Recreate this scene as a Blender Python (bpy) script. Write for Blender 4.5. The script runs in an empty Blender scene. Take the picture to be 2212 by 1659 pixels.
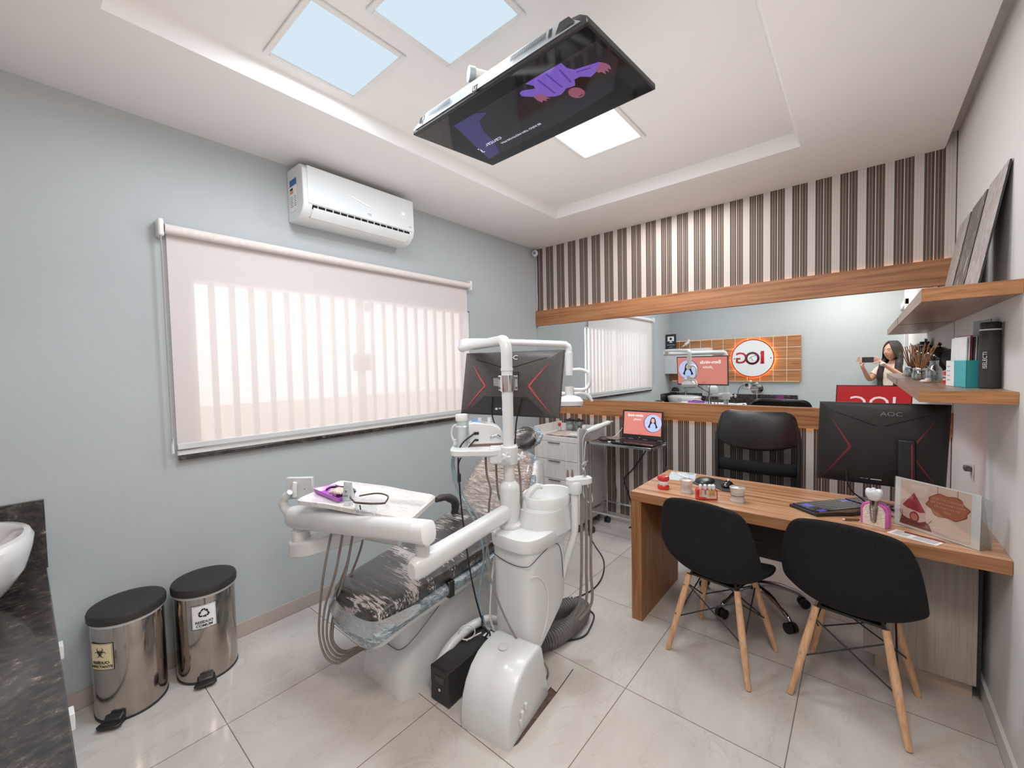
import bpy, bmesh, math, random
from mathutils import Vector, Matrix, Euler
random.seed(7)
C = bpy.context.scene.collection
PI = math.pi
def V(*a): return Vector(a if len(a) > 1 else a[0])
def lin(c):
    f = lambda v: v/12.92 if v <= .04045 else ((v+.055)/1.055)**2.4
    return (f(c[0]/255), f(c[1]/255), f(c[2]/255), 1)
# ---------------------------------------------------------------- materials
def newmat(name):
    m = bpy.data.materials.new(name); m.use_nodes = True
    nt = m.node_tree; b = nt.nodes['Principled BSDF']
    return m, nt, b
def nd(nt, t, **kw):
    n = nt.nodes.new(t)
    for k, v in kw.items():
        if k in n.inputs: n.inputs[k].default_value = v
        else: setattr(n, k, v)
    return n
def coords(nt, scale=(1,1,1), kind='Object'):
    tc = nd(nt, 'ShaderNodeTexCoord'); mp = nd(nt, 'ShaderNodeMapping'); mp.inputs['Scale'].default_value = scale
    nt.links.new(tc.outputs[kind], mp.inputs[0]); return mp.outputs[0]
def ramp(nt, fac, stops, const=False):
    r = nd(nt, 'ShaderNodeValToRGB'); cr = r.color_ramp
    if const: cr.interpolation = 'CONSTANT'
    while len(cr.elements) < len(stops): cr.elements.new(.5)
    for e, (p, c) in zip(cr.elements, stops): e.position = p; e.color = lin(c)
    nt.links.new(fac, r.inputs[0]); return r.outputs[0]
def M(name, col, rough=.5, metal=0, coat=0, emis=None, es=1, noise=None, bump=None, spec=.5, sheen=0, alpha=1):
    """plain procedural surface: colour varied by noise=(scale, colour2, stretch), relief by bump=(scale, strength, stretch)"""
    m, nt, b = newmat(name)
    b.inputs['Base Color'].default_value = lin(col); b.inputs['Roughness'].default_value = rough
    b.inputs['Metallic'].default_value = metal; b.inputs['Specular IOR Level'].default_value = spec
    b.inputs['Coat Weight'].default_value = coat; b.inputs['Coat Roughness'].default_value = .08
    b.inputs['Sheen Weight'].default_value = sheen
    if emis: b.inputs['Emission Color'].default_value = lin(emis); b.inputs['Emission Strength'].default_value = es
    if noise:
        st = noise[2] if len(noise) > 2 else (1,1,1)
        n = nd(nt, 'ShaderNodeTexNoise', Scale=noise[0], Detail=4.0); nt.links.new(coords(nt, st), n.inputs['Vector'])
        nt.links.new(ramp(nt, n.outputs[0], [(.35, col), (.68, noise[1])]), b.inputs['Base Color'])
    if bump:
        st = bump[2] if len(bump) > 2 else (1,1,1)
        n = nd(nt, 'ShaderNodeTexNoise', Scale=bump[0], Detail=3.0); nt.links.new(coords(nt, st), n.inputs['Vector'])
        bp = nd(nt, 'ShaderNodeBump', Strength=bump[1], Distance=.01); nt.links.new(n.outputs[0], bp.inputs['Height'])
        nt.links.new(bp.outputs[0], b.inputs['Normal'])
    return m
def wood(name, c1, c2, c3, st=(1.2, 22, 22), rough=.4, scale=2.0):
    m, nt, b = newmat(name); v = coords(nt, st)
    n = nd(nt, 'ShaderNodeTexNoise', Scale=scale, Detail=6.0, Roughness=.6, Distortion=.6); nt.links.new(v, n.inputs['Vector'])
    nt.links.new(ramp(nt, n.outputs[0], [(.33, c3), (.48, c1), (.62, c2), (.72, c1)]), b.inputs['Base Color'])
    b.inputs['Roughness'].default_value = rough
    return m
def emit(name, col, s=1.0):
    m, nt, b = newmat(name); nt.nodes.remove(b)
    e = nd(nt, 'ShaderNodeEmission'); e.inputs[0].default_value = lin(col); e.inputs[1].default_value = s
    nt.links.new(e.outputs[0], nt.nodes['Material Output'].inputs[0]); return m
def glassy(name, tint=(235,242,242), gloss=.12, rough=.03, frost=0.0, fcol=(230,230,228)):
    """thin clear material: transparent + fresnel glossy (+ a little diffuse)"""
    m, nt, b = newmat(name); nt.nodes.remove(b); o = nt.nodes['Material Output']
    t = nd(nt, 'ShaderNodeBsdfTransparent'); t.inputs[0].default_value = lin(tint)
    g = nd(nt, 'ShaderNodeBsdfGlossy'); g.inputs['Roughness'].default_value = rough
    d = nd(nt, 'ShaderNodeBsdfDiffuse'); d.inputs[0].default_value = lin(fcol)
    lw = nd(nt, 'ShaderNodeLayerWeight', Blend=.35)
    ad = nd(nt, 'ShaderNodeMath', operation='MULTIPLY_ADD'); ad.inputs[1].default_value = .6; ad.inputs[2].default_value = gloss
    nt.links.new(lw.outputs['Facing'], ad.inputs[0])
    m1 = nd(nt, 'ShaderNodeMixShader', Fac=frost); m2 = nd(nt, 'ShaderNodeMixShader')
    nt.links.new(t.outputs[0], m1.inputs[1]); nt.links.new(d.outputs[0], m1.inputs[2])
    nt.links.new(ad.outputs[0], m2.inputs[0]); nt.links.new(m1.outputs[0], m2.inputs[1]); nt.links.new(g.outputs[0], m2.inputs[2])
    nt.links.new(m2.outputs[0], o.inputs[0]); return m
# ---------------------------------------------------------------- mesh builder
class MB:
    def __init__(s): s.v = []; s.f = []; s.m = []; s.cur = 0
    def mat(s, i): s.cur = i; return s
    def add(s, vs, fs):
        o = len(s.v); s.v += [Vector(p) for p in vs]
        s.f += [tuple(i+o for i in f) for f in fs]; s.m += [s.cur]*len(fs); return s
    def box(s, x0, x1, y0, y1, z0, z1, X=None):
        p = [V(x,y,z) for z in (z0,z1) for y in (y0,y1) for x in (x0,x1)]
        if X is not None: p = [X @ q for q in p]
        return s.add(p, [(0,2,3,1),(4,5,7,6),(0,1,5,4),(2,6,7,3),(0,4,6,2),(1,3,7,5)])
    def cbox(s, c, sz, X=None):
        c = V(c); a, b_, d = sz[0]/2, sz[1]/2, sz[2]/2
        T = Matrix.Translation(c) @ (X.to_4x4() if X is not None else Matrix())
        return s.box(-a, a, -b_, b_, -d, d, T)
    def prism(s, poly, vec):
        n = len(poly); vec = V(vec); p = [V(q) for q in poly]; p += [q+vec for q in p]
        return s.add(p, [tuple(range(n))[::-1], tuple(range(n, 2*n))] + [(i,(i+1)%n,(i+1)%n+n,i+n) for i in range(n)])
    def face(s, poly): return s.add(poly, [tuple(range(len(poly)))])
    def loft(s, rings, cap=True, close=False):
        k = len(rings[0]); vs = [p for r in rings for p in r]; fs = []
        R = len(rings)
        for i in range(R if close else R-1):
            a, b_ = i*k, ((i+1) % R)*k
            fs += [(a+j, a+(j+1)%k, b_+(j+1)%k, b_+j) for j in range(k)]
        if cap and not close: fs += [tuple(range(k))[::-1], tuple(range((R-1)*k, R*k))]
        return s.add(vs, fs)
    def strip(s, rows, cols_closed=False):
        k = len(rows[0]); vs = [p for r in rows for p in r]
        return s.add(vs, [(i*k+j, i*k+j+1, (i+1)*k+j+1, (i+1)*k+j) for i in range(len(rows)-1) for j in range(k-1)])
    def tube(s, pts, r, n=10, sm=0, cap=True):
        p = [V(q) for q in pts]
        if sm: p = smooth(p, sm)
        rr = r if isinstance(r, (list, tuple)) else [r]*len(p)
        if len(rr) != len(p): rr = [rr[min(len(rr)-1, int(round(i*(len(rr)-1)/(len(p)-1))))] for i in range(len(p))]
        rings = []; up = None
        for i, q in enumerate(p):
            t = (p[min(i+1, len(p)-1)] - p[max(i-1, 0)]).normalized()
            if up is None: up = t.orthogonal().normalized()
            up = (up - t*up.dot(t)); up = up.normalized() if up.length > 1e-6 else t.orthogonal().normalized()
            w = t.cross(up)
            rings.append([q + (up*math.cos(2*PI*j/n) + w*math.sin(2*PI*j/n))*rr[i] for j in range(n)])
        return s.loft(rings, cap)
    def cyl(s, a, b_, r, r2=None, n=20): return s.tube([a, b_], [r, r if r2 is None else r2], n)
    def lathe(s, prof, o=(0,0,0), n=24, axis=None, sx=1, sy=1):
        o = V(o); R = Matrix() if axis is None else V(axis).to_track_quat('Z','Y').to_matrix().to_4x4()
        return s.loft([[o + (R @ V(r*sx*math.cos(2*PI*j/n), r*sy*math.sin(2*PI*j/n), z)) for j in range(n)] for r, z in prof])
    def ell(s, c, r, n=16, X=None, k=10):
        c = V(c); R = X.to_3x3() if X is not None else Matrix.Identity(3); r = (r,r,r) if not isinstance(r,(tuple,list)) else r
        return s.loft([[c + R @ V(r[0]*math.sin(a)*math.cos(2*PI*j/n), r[1]*math.sin(a)*math.sin(2*PI*j/n), -r[2]*math.cos(a)) for j in range(n)]
                       for a in [max(.02, min(PI-.02, PI*i/k)) for i in range(k+1)]])
def smooth(p, k):
    out = []
    for i in range(len(p)-1):
        a, b_, c, d = p[max(i-1,0)], p[i], p[i+1], p[min(i+2,len(p)-1)]
        for j in range(k):
            t = j/k
            out.append(.5*((2*b_) + (c-a)*t + (2*a-5*b_+4*c-d)*t*t + (3*b_-a-3*c+d)*t**3))
    return out + [p[-1]]
def sring(cx, cy, z, a, b, e=4, k=32, rot=0):
    r = []
    for j in range(k):
        t = 2*PI*j/k; c, s_ = math.cos(t), math.sin(t)
        x = a*math.copysign(abs(c)**(2/e), c); y = b*math.copysign(abs(s_)**(2/e), s_)
        r.append(V(cx + x*math.cos(rot) - y*math.sin(rot), cy + x*math.sin(rot) + y*math.cos(rot), z))
    return r
def W(o):
    m = o.matrix_basis.copy()
    return W(o.parent) @ m if o.parent else m
def part(name, mb, mats, parent=None, bevel=0, sub=0, smo=True, ang=38, seg=2, local=False, solid=0, label=None):
    """one mesh object; geometry given in world metres unless local=True (then in the parent's own frame)"""
    me = bpy.data.meshes.new(name)
    me.from_pydata([tuple(p) for p in mb.v], [], mb.f)
    o = bpy.data.objects.new(name, me); C.objects.link(o)
    if parent: o.parent = parent
    if parent and not local: me.transform(W(parent).inverted())
    for m in (mats if isinstance(mats, (list, tuple)) else [mats]): me.materials.append(m)
    me.polygons.foreach_set('material_index', mb.m)
    bm = bmesh.new(); bm.from_mesh(me); bmesh.ops.recalc_face_normals(bm, faces=bm.faces); bm.to_mesh(me); bm.free()
    if smo:
        me.polygons.foreach_set('use_smooth', [True]*len(me.polygons))
        if not sub: me.set_sharp_from_angle(angle=math.radians(ang))
    if solid: s = o.modifiers.new('solid','SOLIDIFY'); s.thickness = solid; s.offset = 0
    if bevel:
        b = o.modifiers.new('bevel','BEVEL'); b.width = bevel; b.segments = seg; b.limit_method = 'ANGLE'; b.angle_limit = .6
    if sub: s = o.modifiers.new('sub','SUBSURF'); s.levels = sub; s.render_levels = sub
    if label: o['label'] = label
    return o
def tag(o, label, cat, group=None):
    o['label'] = label; o['category'] = cat
    if group: o['group'] = group
    return o
def thing(name, label, cat, loc=(0,0,0), rz=0, group=None):
    o = bpy.data.objects.new(name, None); o.empty_display_size = .05; C.objects.link(o)
    o.location = loc; o.rotation_euler = (0,0,rz); return tag(o, label, cat, group)
def solo(name, mb, mats, label, cat, group=None, **k): return tag(part(name, mb, mats, **k), label, cat, group)
def struct(name, mb, mats, parent=None, **k):
    o = part(name, mb, mats, parent, **k)
    if not parent: o['kind'] = 'structure'
    return o
def copytree(o, parent=None):
    c = o.copy(); C.objects.link(c); c.parent = parent
    for ch in list(o.children): copytree(ch, c)
    return c
class Fr:
    """flat drawing frame: u to the right, v up, w out of the surface"""
    def __init__(s, o, u, v): s.o = V(o); s.u = V(u).normalized(); s.v = V(v).normalized(); s.w = s.u.cross(s.v)
    def p(s, u, v, w=0): return s.o + s.u*u + s.v*v + s.w*w
    def mat(s): return Matrix(((s.u.x,s.v.x,s.w.x,s.o.x),(s.u.y,s.v.y,s.w.y,s.o.y),(s.u.z,s.v.z,s.w.z,s.o.z),(0,0,0,1)))
    def poly(s, mb, pts, w=.0006, t=.0003): return mb.prism([s.p(a, b, w) for a, b in pts], s.w*t)
    def rect(s, mb, u0, u1, v0, v1, w=.0006, t=.0003): return s.poly(mb, [(u0,v0),(u1,v0),(u1,v1),(u0,v1)], w, t)
    def disc(s, mb, cu, cv, r, w=.0006, t=.0003, n=40, sx=1, sy=1, a0=0, a1=2*PI):
        return s.poly(mb, [(cu+r*sx*math.cos(a0+(a1-a0)*i/n), cv+r*sy*math.sin(a0+(a1-a0)*i/n)) for i in range(n + (a1-a0 < 6.2))], w, t)
    def ring(s, mb, cu, cv, r0, r1, w=.0006, t=.0003, n=48, a0=0, a1=2*PI, sx=1):
        for i in range(n):
            a, b = a0+(a1-a0)*i/n, a0+(a1-a0)*(i+1)/n
            s.poly(mb, [(cu+sx*r0*math.cos(a), cv+r0*math.sin(a)), (cu+sx*r1*math.cos(a), cv+r1*math.sin(a)), (cu+sx*r1*math.cos(b), cv+r1*math.sin(b)), (cu+sx*r0*math.cos(b), cv+r0*math.sin(b))], w, t)
    def line(s, mb, pts, wd, w=.0006, t=.0003):
        for (a, b), (c, d) in zip(pts[:-1], pts[1:]):
            l = math.hypot(c-a, d-b) or 1; nx, ny = -(d-b)/l*wd/2, (c-a)/l*wd/2
            s.poly(mb, [(a+nx,b+ny),(a-nx,b-ny),(c-nx,d-ny),(c+nx,d+ny)], w, t)
def text(fr, s, size, u, v, mat, parent, w=.0006, align='CENTER', name='lettering', bold=0, shear=0, sx=1, depth=.0003):
    cu = bpy.data.curves.new('t', 'FONT'); cu.body = s; cu.size = size; cu.align_x = align; cu.align_y = 'CENTER'
    cu.extrude = depth; cu.offset = bold; cu.shear = shear; cu.resolution_u = 3
    t = bpy.data.objects.new('t', cu); C.objects.link(t)
    me = bpy.data.meshes.new_from_object(t, depsgraph=None) if False else t.to_mesh().copy()
    bpy.data.objects.remove(t)
    me.transform(fr.mat() @ Matrix.Translation((u, v, w)) @ Matrix.Diagonal((sx,1,1,1)))
    o = bpy.data.objects.new(name, me); C.objects.link(o); me.materials.clear(); me.materials.append(mat)
    if parent: o.parent = parent; me.transform(W(parent).inverted())
    return o
# ---------------------------------------------------------------- palette
def wallmat(name, c, c2):
    return M(name, c, rough=.75, noise=(1.5, c2), bump=(120, .05), spec=.25)
WALL = wallmat('painted_wall', (176,182,184), (172,179,181))
WALLR = wallmat('painted_wall_warm', (226,222,218), (220,217,214))
CEIL = wallmat('ceiling_paint', (226,223,221), (223,221,219))
WHITE = M('white_plastic', (221,223,222), rough=.3, coat=.3, noise=(6,(215,217,216)))
WHITE2 = M('satin_white', (219,219,217), rough=.45, noise=(9,(213,213,212)))
GREYW = M('pale_grey_plastic', (206,208,208), rough=.4, noise=(9,(198,200,200)))
BLACK = M('black_plastic', (20,20,21), rough=.42, noise=(30,(27,27,28)))
BLACKG = M('glossy_black', (12,12,14), rough=.12, coat=.5, noise=(20,(16,16,18)))
BLACKM = M('matte_black', (31,29,29), rough=.62, noise=(60,(40,38,37)), bump=(300,.1))
FABRIC = M('black_upholstery', (16,16,17), rough=.82, noise=(250,(30,30,31)), bump=(420,.25), spec=.2)
LEATHER = M('black_leather', (17,17,18), rough=.36, noise=(40,(24,24,25)), bump=(220,.12))
CHROME = M('chrome', (205,205,206), rough=.12, metal=1, noise=(8,(190,190,192)))
STEEL = M('brushed_steel', (186,176,168), rough=.13, metal=1, noise=(3,(168,158,150),(1,1,.2)))
GREYMET = M('grey_metal', (120,118,115), rough=.35, metal=.8, noise=(10,(105,103,100)))
def granite():
    m, nt, b = newmat('dark_granite'); n = nd(nt, 'ShaderNodeTexNoise', Scale=30.0, Detail=8.0, Roughness=.75); nt.links.new(coords(nt, (1,.8,1)), n.inputs['Vector'])
    nt.links.new(ramp(nt, n.outputs[0], [(.42, (28,26,26)), (.54, (52,45,42)), (.62, (78,66,62)), (.70, (158,146,138))]), b.inputs['Base Color']); b.inputs['Roughness'].default_value = .15; b.inputs['Coat Weight'].default_value = .3; return m
GRANITE = granite()
DARK = M('dark_gap', (8,8,8), rough=.9, noise=(10,(11,11,11)))
RED = M('red_trim', (205,70,72), rough=.4, noise=(20,(190,60,62)))
REDD = M('dark_red_trim', (120,30,32), rough=.45, noise=(20,(100,24,26)))
REDG = M('red_resin', (205,40,42), rough=.25, coat=.4, noise=(25,(190,30,34)))
PINKG = M('pink_resin', (203,96,170), rough=.35, noise=(25,(190,84,158)))
BONE = M('cream_plaster', (232,220,208), rough=.7, noise=(120,(215,200,186)), bump=(180,.6))
TOOTH = M('white_enamel', (232,236,238), rough=.18, coat=.5, noise=(14,(214,222,228)))
TOOTHY = M('tooth_root', (206,160,104), rough=.35, noise=(30,(190,140,86)))
PAPER = M('white_paper', (240,240,238), rough=.7, noise=(8,(232,232,231)))
INK = M('black_ink', (18,18,20), rough=.6, noise=(8,(24,24,26)))
INKG = M('grey_ink', (130,130,132), rough=.6, noise=(8,(118,118,120)))
HOSE = M('taupe_hose', (134,124,116), rough=.45, noise=(30,(120,110,102)))
HOSEB = M('blue_grey_hose', (146,170,178), rough=.3, noise=(30,(128,152,162)))
CABLE = M('black_cable', (14,14,15), rough=.4, noise=(30,(20,20,21)))
WCABLE = M('white_cable', (225,223,220), rough=.4, noise=(30,(214,212,210)))
CORR = M('grey_corrugated', (110,106,101), rough=.5, noise=(30,(96,92,88)))
BLUE = M('blue_sticker', (28,98,170), rough=.4, noise=(9,(24,88,158)))
ORANGE = M('orange_ink', (240,150,50), rough=.5, noise=(9,(230,138,42)))
YELLOW = M('pale_yellow_sticker', (232,214,170), rough=.5, noise=(9,(224,206,160)))
PURPLE = M('purple_plastic', (190,70,214), rough=.25, coat=.4, noise=(9,(170,56,196)))
TEAL = M('teal_card', (58,176,184), rough=.5, noise=(9,(50,166,174)))
TEALD = M('teal_box', (34,150,156), rough=.5, noise=(9,(30,138,146)))
SKIN = M('skin', (205,150,124), rough=.5, noise=(9,(196,138,112)))
HAIR = M('dark_brown_hair', (20,14,12), rough=.6, noise=(60,(36,25,20),(1,1,.15)), bump=(200,.4,(1,1,.1)))
BEIGE = M('beige_shirt', (222,204,188), rough=.8, noise=(60,(210,192,176)))
JEANS = M('dark_trousers', (44,50,66), rough=.85, noise=(90,(56,62,78)))
LEGWOOD = wood('beech_leg', (206,158,118), (222,176,136), (192,142,102), st=(30,30,2), rough=.45)
WOODX = wood('amber_wood_along_x', (158,103,62), (176,122,78), (122,74,40), st=(.9,26,26), rough=.42)
WOODXD = wood('desk_edge_wood', (150,100,62), (164,114,76), (132,84,50), st=(1.2,34,34), rough=.45)
WOODZ = wood('desk_side_wood', (146,96,58), (162,112,74), (128,80,46), st=(34,34,1.2), rough=.45)
WOODTOP = wood('desk_top_wood', (186,136,100), (206,160,124), (132,88,58), st=(.5,22,22), rough=.22)
WOODSH = wood('shelf_edge_wood', (170,114,68), (186,130,84), (150,96,54), st=(3,40,40), rough=.5)
WOODSHY = wood('shelf_wood_along_y', (150,118,98), (166,134,112), (128,98,80), st=(40,1.2,40), rough=.35)
PALEWOOD = wood('pale_oak_laminate', (212,208,203), (222,219,214), (200,194,188), st=(60,60,2), rough=.5)
GREYOAK = wood('greige_laminate', (172,160,150), (180,169,159), (162,150,140), st=(70,70,2), rough=.55)
SIDEGREY = M('cabinet_side_grey', (176,174,171), rough=.5, noise=(5,(168,166,163)))
GLASS = glassy('clear_glass')
ACRYL = glassy('clear_acrylic', (238,242,242), .06, .05)
CLEARP = glassy('clear_resin', (235,232,226), .05, .10, frost=.42, fcol=(246,242,236))
FILM = glassy('plastic_wrap', (225,232,238), .3, .18, frost=.22, fcol=(225,232,240))
FROST = glassy('frosted_plastic', (232,240,240), .12, .2, frost=.6, fcol=(225,236,236))
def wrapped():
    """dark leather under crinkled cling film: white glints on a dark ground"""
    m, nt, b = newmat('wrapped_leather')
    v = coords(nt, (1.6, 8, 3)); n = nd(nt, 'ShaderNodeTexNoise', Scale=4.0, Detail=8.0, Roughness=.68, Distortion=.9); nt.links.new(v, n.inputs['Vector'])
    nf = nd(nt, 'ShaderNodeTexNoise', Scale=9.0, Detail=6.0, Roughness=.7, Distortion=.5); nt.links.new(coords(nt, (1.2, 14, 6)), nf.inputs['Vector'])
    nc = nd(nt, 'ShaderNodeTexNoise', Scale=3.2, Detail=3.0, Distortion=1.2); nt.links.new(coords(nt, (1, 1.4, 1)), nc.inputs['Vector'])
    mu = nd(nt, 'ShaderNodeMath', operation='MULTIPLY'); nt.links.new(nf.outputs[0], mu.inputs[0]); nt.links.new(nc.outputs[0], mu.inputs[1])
    nt.links.new(ramp(nt, mu.outputs[0], [(.255, (33,28,26)), (.288, (78,68,62)), (.312, (212,202,196)), (.40, (186,172,164))]), b.inputs['Base Color'])  # light reflected by the film is painted as pale streaks in the colour
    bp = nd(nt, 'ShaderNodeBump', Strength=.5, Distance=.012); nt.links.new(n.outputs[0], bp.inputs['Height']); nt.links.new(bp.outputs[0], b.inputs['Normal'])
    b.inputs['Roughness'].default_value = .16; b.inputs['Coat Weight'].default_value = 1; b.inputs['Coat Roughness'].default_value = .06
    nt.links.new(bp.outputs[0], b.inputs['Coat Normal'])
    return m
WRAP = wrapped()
def wrapped2(name, a, b2, c, st=(4,4,14)):
    m, nt, b = newmat(name)
    v = coords(nt, st); n = nd(nt, 'ShaderNodeTexNoise', Scale=6.0, Detail=7.0, Roughness=.7, Distortion=1.2); nt.links.new(v, n.inputs['Vector'])
    nt.links.new(ramp(nt, n.outputs[0], [(.38, a), (.52, b2), (.64, c)]), b.inputs['Base Color'])
    bp = nd(nt, 'ShaderNodeBump', Strength=.5, Distance=.01); nt.links.new(n.outputs[0], bp.inputs['Height']); nt.links.new(bp.outputs[0], b.inputs['Normal'])
    b.inputs['Roughness'].default_value = .22; b.inputs['Coat Weight'].default_value = .7
    return m
WRAPB = wrapped2('wrapped_backrest', (112,97,88), (174,157,147), (236,227,220), (1.5,6,16))
WRAPS = wrapped2('wrapped_blue_grey_shell', (96,110,120), (150,166,176), (214,224,230))
WRAPT = wrapped2('wrapped_tray_top', (224,217,213), (238,235,233), (248,247,246), (3,12,3))
def tilefloor():
    m, nt, b = newmat('polished_marble_tiles')
    tc = nd(nt, 'ShaderNodeTexCoord'); sp = nd(nt, 'ShaderNodeSeparateXYZ'); nt.links.new(tc.outputs['Object'], sp.inputs[0])
    def gap(out, off):
        a = nd(nt, 'ShaderNodeMath', operation='ADD'); a.inputs[1].default_value = off; nt.links.new(out, a.inputs[0])
        d = nd(nt, 'ShaderNodeMath', operation='DIVIDE'); d.inputs[1].default_value = .612; nt.links.new(a.outputs[0], d.inputs[0])
        f = nd(nt, 'ShaderNodeMath', operation='FRACT'); nt.links.new(d.outputs[0], f.inputs[0])
        c = nd(nt, 'ShaderNodeMath', operation='COMPARE'); c.inputs[1].default_value = .5; c.inputs[2].default_value = .5-.0030; nt.links.new(f.outputs[0], c.inputs[0])
        fl = nd(nt, 'ShaderNodeMath', operation='FLOOR'); nt.links.new(d.outputs[0], fl.inputs[0]); return c.outputs[0], fl.outputs[0]
    gx, fx = gap(sp.outputs[0], 10*.612+.815); gy, fy = gap(sp.outputs[1], 10*.612-.503)
    mn = nd(nt, 'ShaderNodeMath', operation='MINIMUM'); nt.links.new(gx, mn.inputs[0]); nt.links.new(gy, mn.inputs[1])
    cb = nd(nt, 'ShaderNodeCombineXYZ'); nt.links.new(fx, cb.inputs[0]); nt.links.new(fy, cb.inputs[1])
    sc = nd(nt, 'ShaderNodeVectorMath', operation='SCALE'); sc.inputs['Scale'].default_value = 7.3; nt.links.new(cb.outputs[0], sc.inputs[0])
    ad = nd(nt, 'ShaderNodeVectorMath', operation='ADD'); nt.links.new(tc.outputs['Object'], ad.inputs[0]); nt.links.new(sc.outputs[0], ad.inputs[1])
    mp = nd(nt, 'ShaderNodeMapping'); mp.inputs['Scale'].default_value = (1.6,.8,1); mp.inputs['Rotation'].default_value = (0,0,.6); nt.links.new(ad.outputs[0], mp.inputs[0])
    n = nd(nt, 'ShaderNodeTexNoise', Scale=2.2, Detail=6.0, Roughness=.6, Distortion=.5); nt.links.new(mp.outputs[0], n.inputs['Vector'])
    base = ramp(nt, n.outputs[0], [(.3, (186,178,172)), (.7, (206,200,194))])
    n2 = nd(nt, 'ShaderNodeTexNoise', Scale=2.4, Detail=9.0, Roughness=.65, Distortion=1.0); nt.links.new(mp.outputs[0], n2.inputs['Vector'])
    s2 = nd(nt, 'ShaderNodeMath', operation='SUBTRACT'); s2.inputs[1].default_value = .5; nt.links.new(n2.outputs[0], s2.inputs[0])
    ab = nd(nt, 'ShaderNodeMath', operation='ABSOLUTE'); nt.links.new(s2.outputs[0], ab.inputs[0])
    vein = ramp(nt, ab.outputs[0], [(0, (205,196,190)), (.014, (255,255,255))])
    mx = nd(nt, 'ShaderNodeMix', data_type='RGBA', blend_type='MULTIPLY'); mx.inputs[0].default_value = .28
    nt.links.new(base, mx.inputs[6]); nt.links.new(vein, mx.inputs[7])
    m3 = nd(nt, 'ShaderNodeMix', data_type='RGBA'); nt.links.new(mn.outputs[0], m3.inputs[0]); m3.inputs[6].default_value = lin((120,104,94)); nt.links.new(mx.outputs[2], m3.inputs[7])
    nt.links.new(m3.outputs[2], b.inputs['Base Color'])
    b.inputs['Roughness'].default_value = .14; b.inputs['Specular IOR Level'].default_value = .5
    return m
FLOOR = tilefloor()
def stripes():
    m, nt, b = newmat('striped_wallpaper')
    tc = nd(nt, 'ShaderNodeTexCoord'); sp = nd(nt, 'ShaderNodeSeparateXYZ'); nt.links.new(tc.outputs['Object'], sp.inputs[0])
    a = nd(nt, 'ShaderNodeMath', operation='ADD'); a.inputs[1].default_value = 10*.1342-.371+.1342*20; nt.links.new(sp.outputs[0], a.inputs[0])
    d = nd(nt, 'ShaderNodeMath', operation='DIVIDE'); d.inputs[1].default_value = .1342; nt.links.new(a.outputs[0], d.inputs[0])
    f = nd(nt, 'ShaderNodeMath', operation='FRACT'); nt.links.new(d.outputs[0], f.inputs[0])
    L, L2, D1, D2, T = (200,192,187), (178,168,162), (62,58,56), (86,68,56), (150,128,112)
    st = [(0, L), (.10, L2), (.115, L), (.205, L2), (.22, L), (.325, D1)]
    x = .325; w = .0925
    for i in range(6):
        st += [(x, D1 if i % 2 == 0 else D2)]
        if i < 5 and i != 2: st += [(x + w, T)]
        if i == 2: st += [(x + w, (222,214,208))]
        x += w + .0245
    st = st[:5] + st[6:]
    # a colour ramp holds at most 32 stops
    nt.links.new(ramp(nt, f.outputs[0], st, True), b.inputs['Base Color'])
    b.inputs['Roughness'].default_value = .6; return m
STRIPE = stripes()
def mirror():
    m, nt, b = newmat('mirror_glass'); b.inputs['Base Color'].default_value = lin((238,244,244)); b.inputs['Metallic'].default_value = 1; b.inputs['Roughness'].default_value = 0
    n = nd(nt, 'ShaderNodeTexNoise', Scale=1.0); nt.links.new(coords(nt), n.inputs['Vector'])
    nt.links.new(ramp(nt, n.outputs[0], [(0,(238,244,244)),(1,(240,245,245))]), b.inputs['Base Color']); return m
MIRROR = mirror()
def blindmat():
    m, nt, b = newmat('screen_blind_fabric'); nt.nodes.remove(b); o = nt.nodes['Material Output']
    t = nd(nt, 'ShaderNodeBsdfTransparent'); t.inputs[0].default_value = lin((255,246,243))
    tr = nd(nt, 'ShaderNodeBsdfTranslucent'); tr.inputs[0].default_value = lin((250,238,234))
    d = nd(nt, 'ShaderNodeBsdfDiffuse'); d.inputs[0].default_value = lin((240,230,226))
    wv = nd(nt, 'ShaderNodeTexWave', Scale=95.0); wv.bands_direction = 'Z'; nt.links.new(coords(nt), wv.inputs['Vector'])
    ra = nd(nt, 'ShaderNodeMapRange'); ra.inputs[3].default_value = .20; ra.inputs[4].default_value = .30; nt.links.new(wv.outputs['Fac'], ra.inputs[0])
    m1 = nd(nt, 'ShaderNodeMixShader', Fac=.86); nt.links.new(tr.outputs[0], m1.inputs[1]); nt.links.new(d.outputs[0], m1.inputs[2])
    m2 = nd(nt, 'ShaderNodeMixShader'); nt.links.new(ra.outputs[0], m2.inputs[0]); nt.links.new(m1.outputs[0], m2.inputs[1]); nt.links.new(t.outputs[0], m2.inputs[2])
    nt.links.new(m2.outputs[0], o.inputs[0]); return m
BLIND = blindmat()
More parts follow.
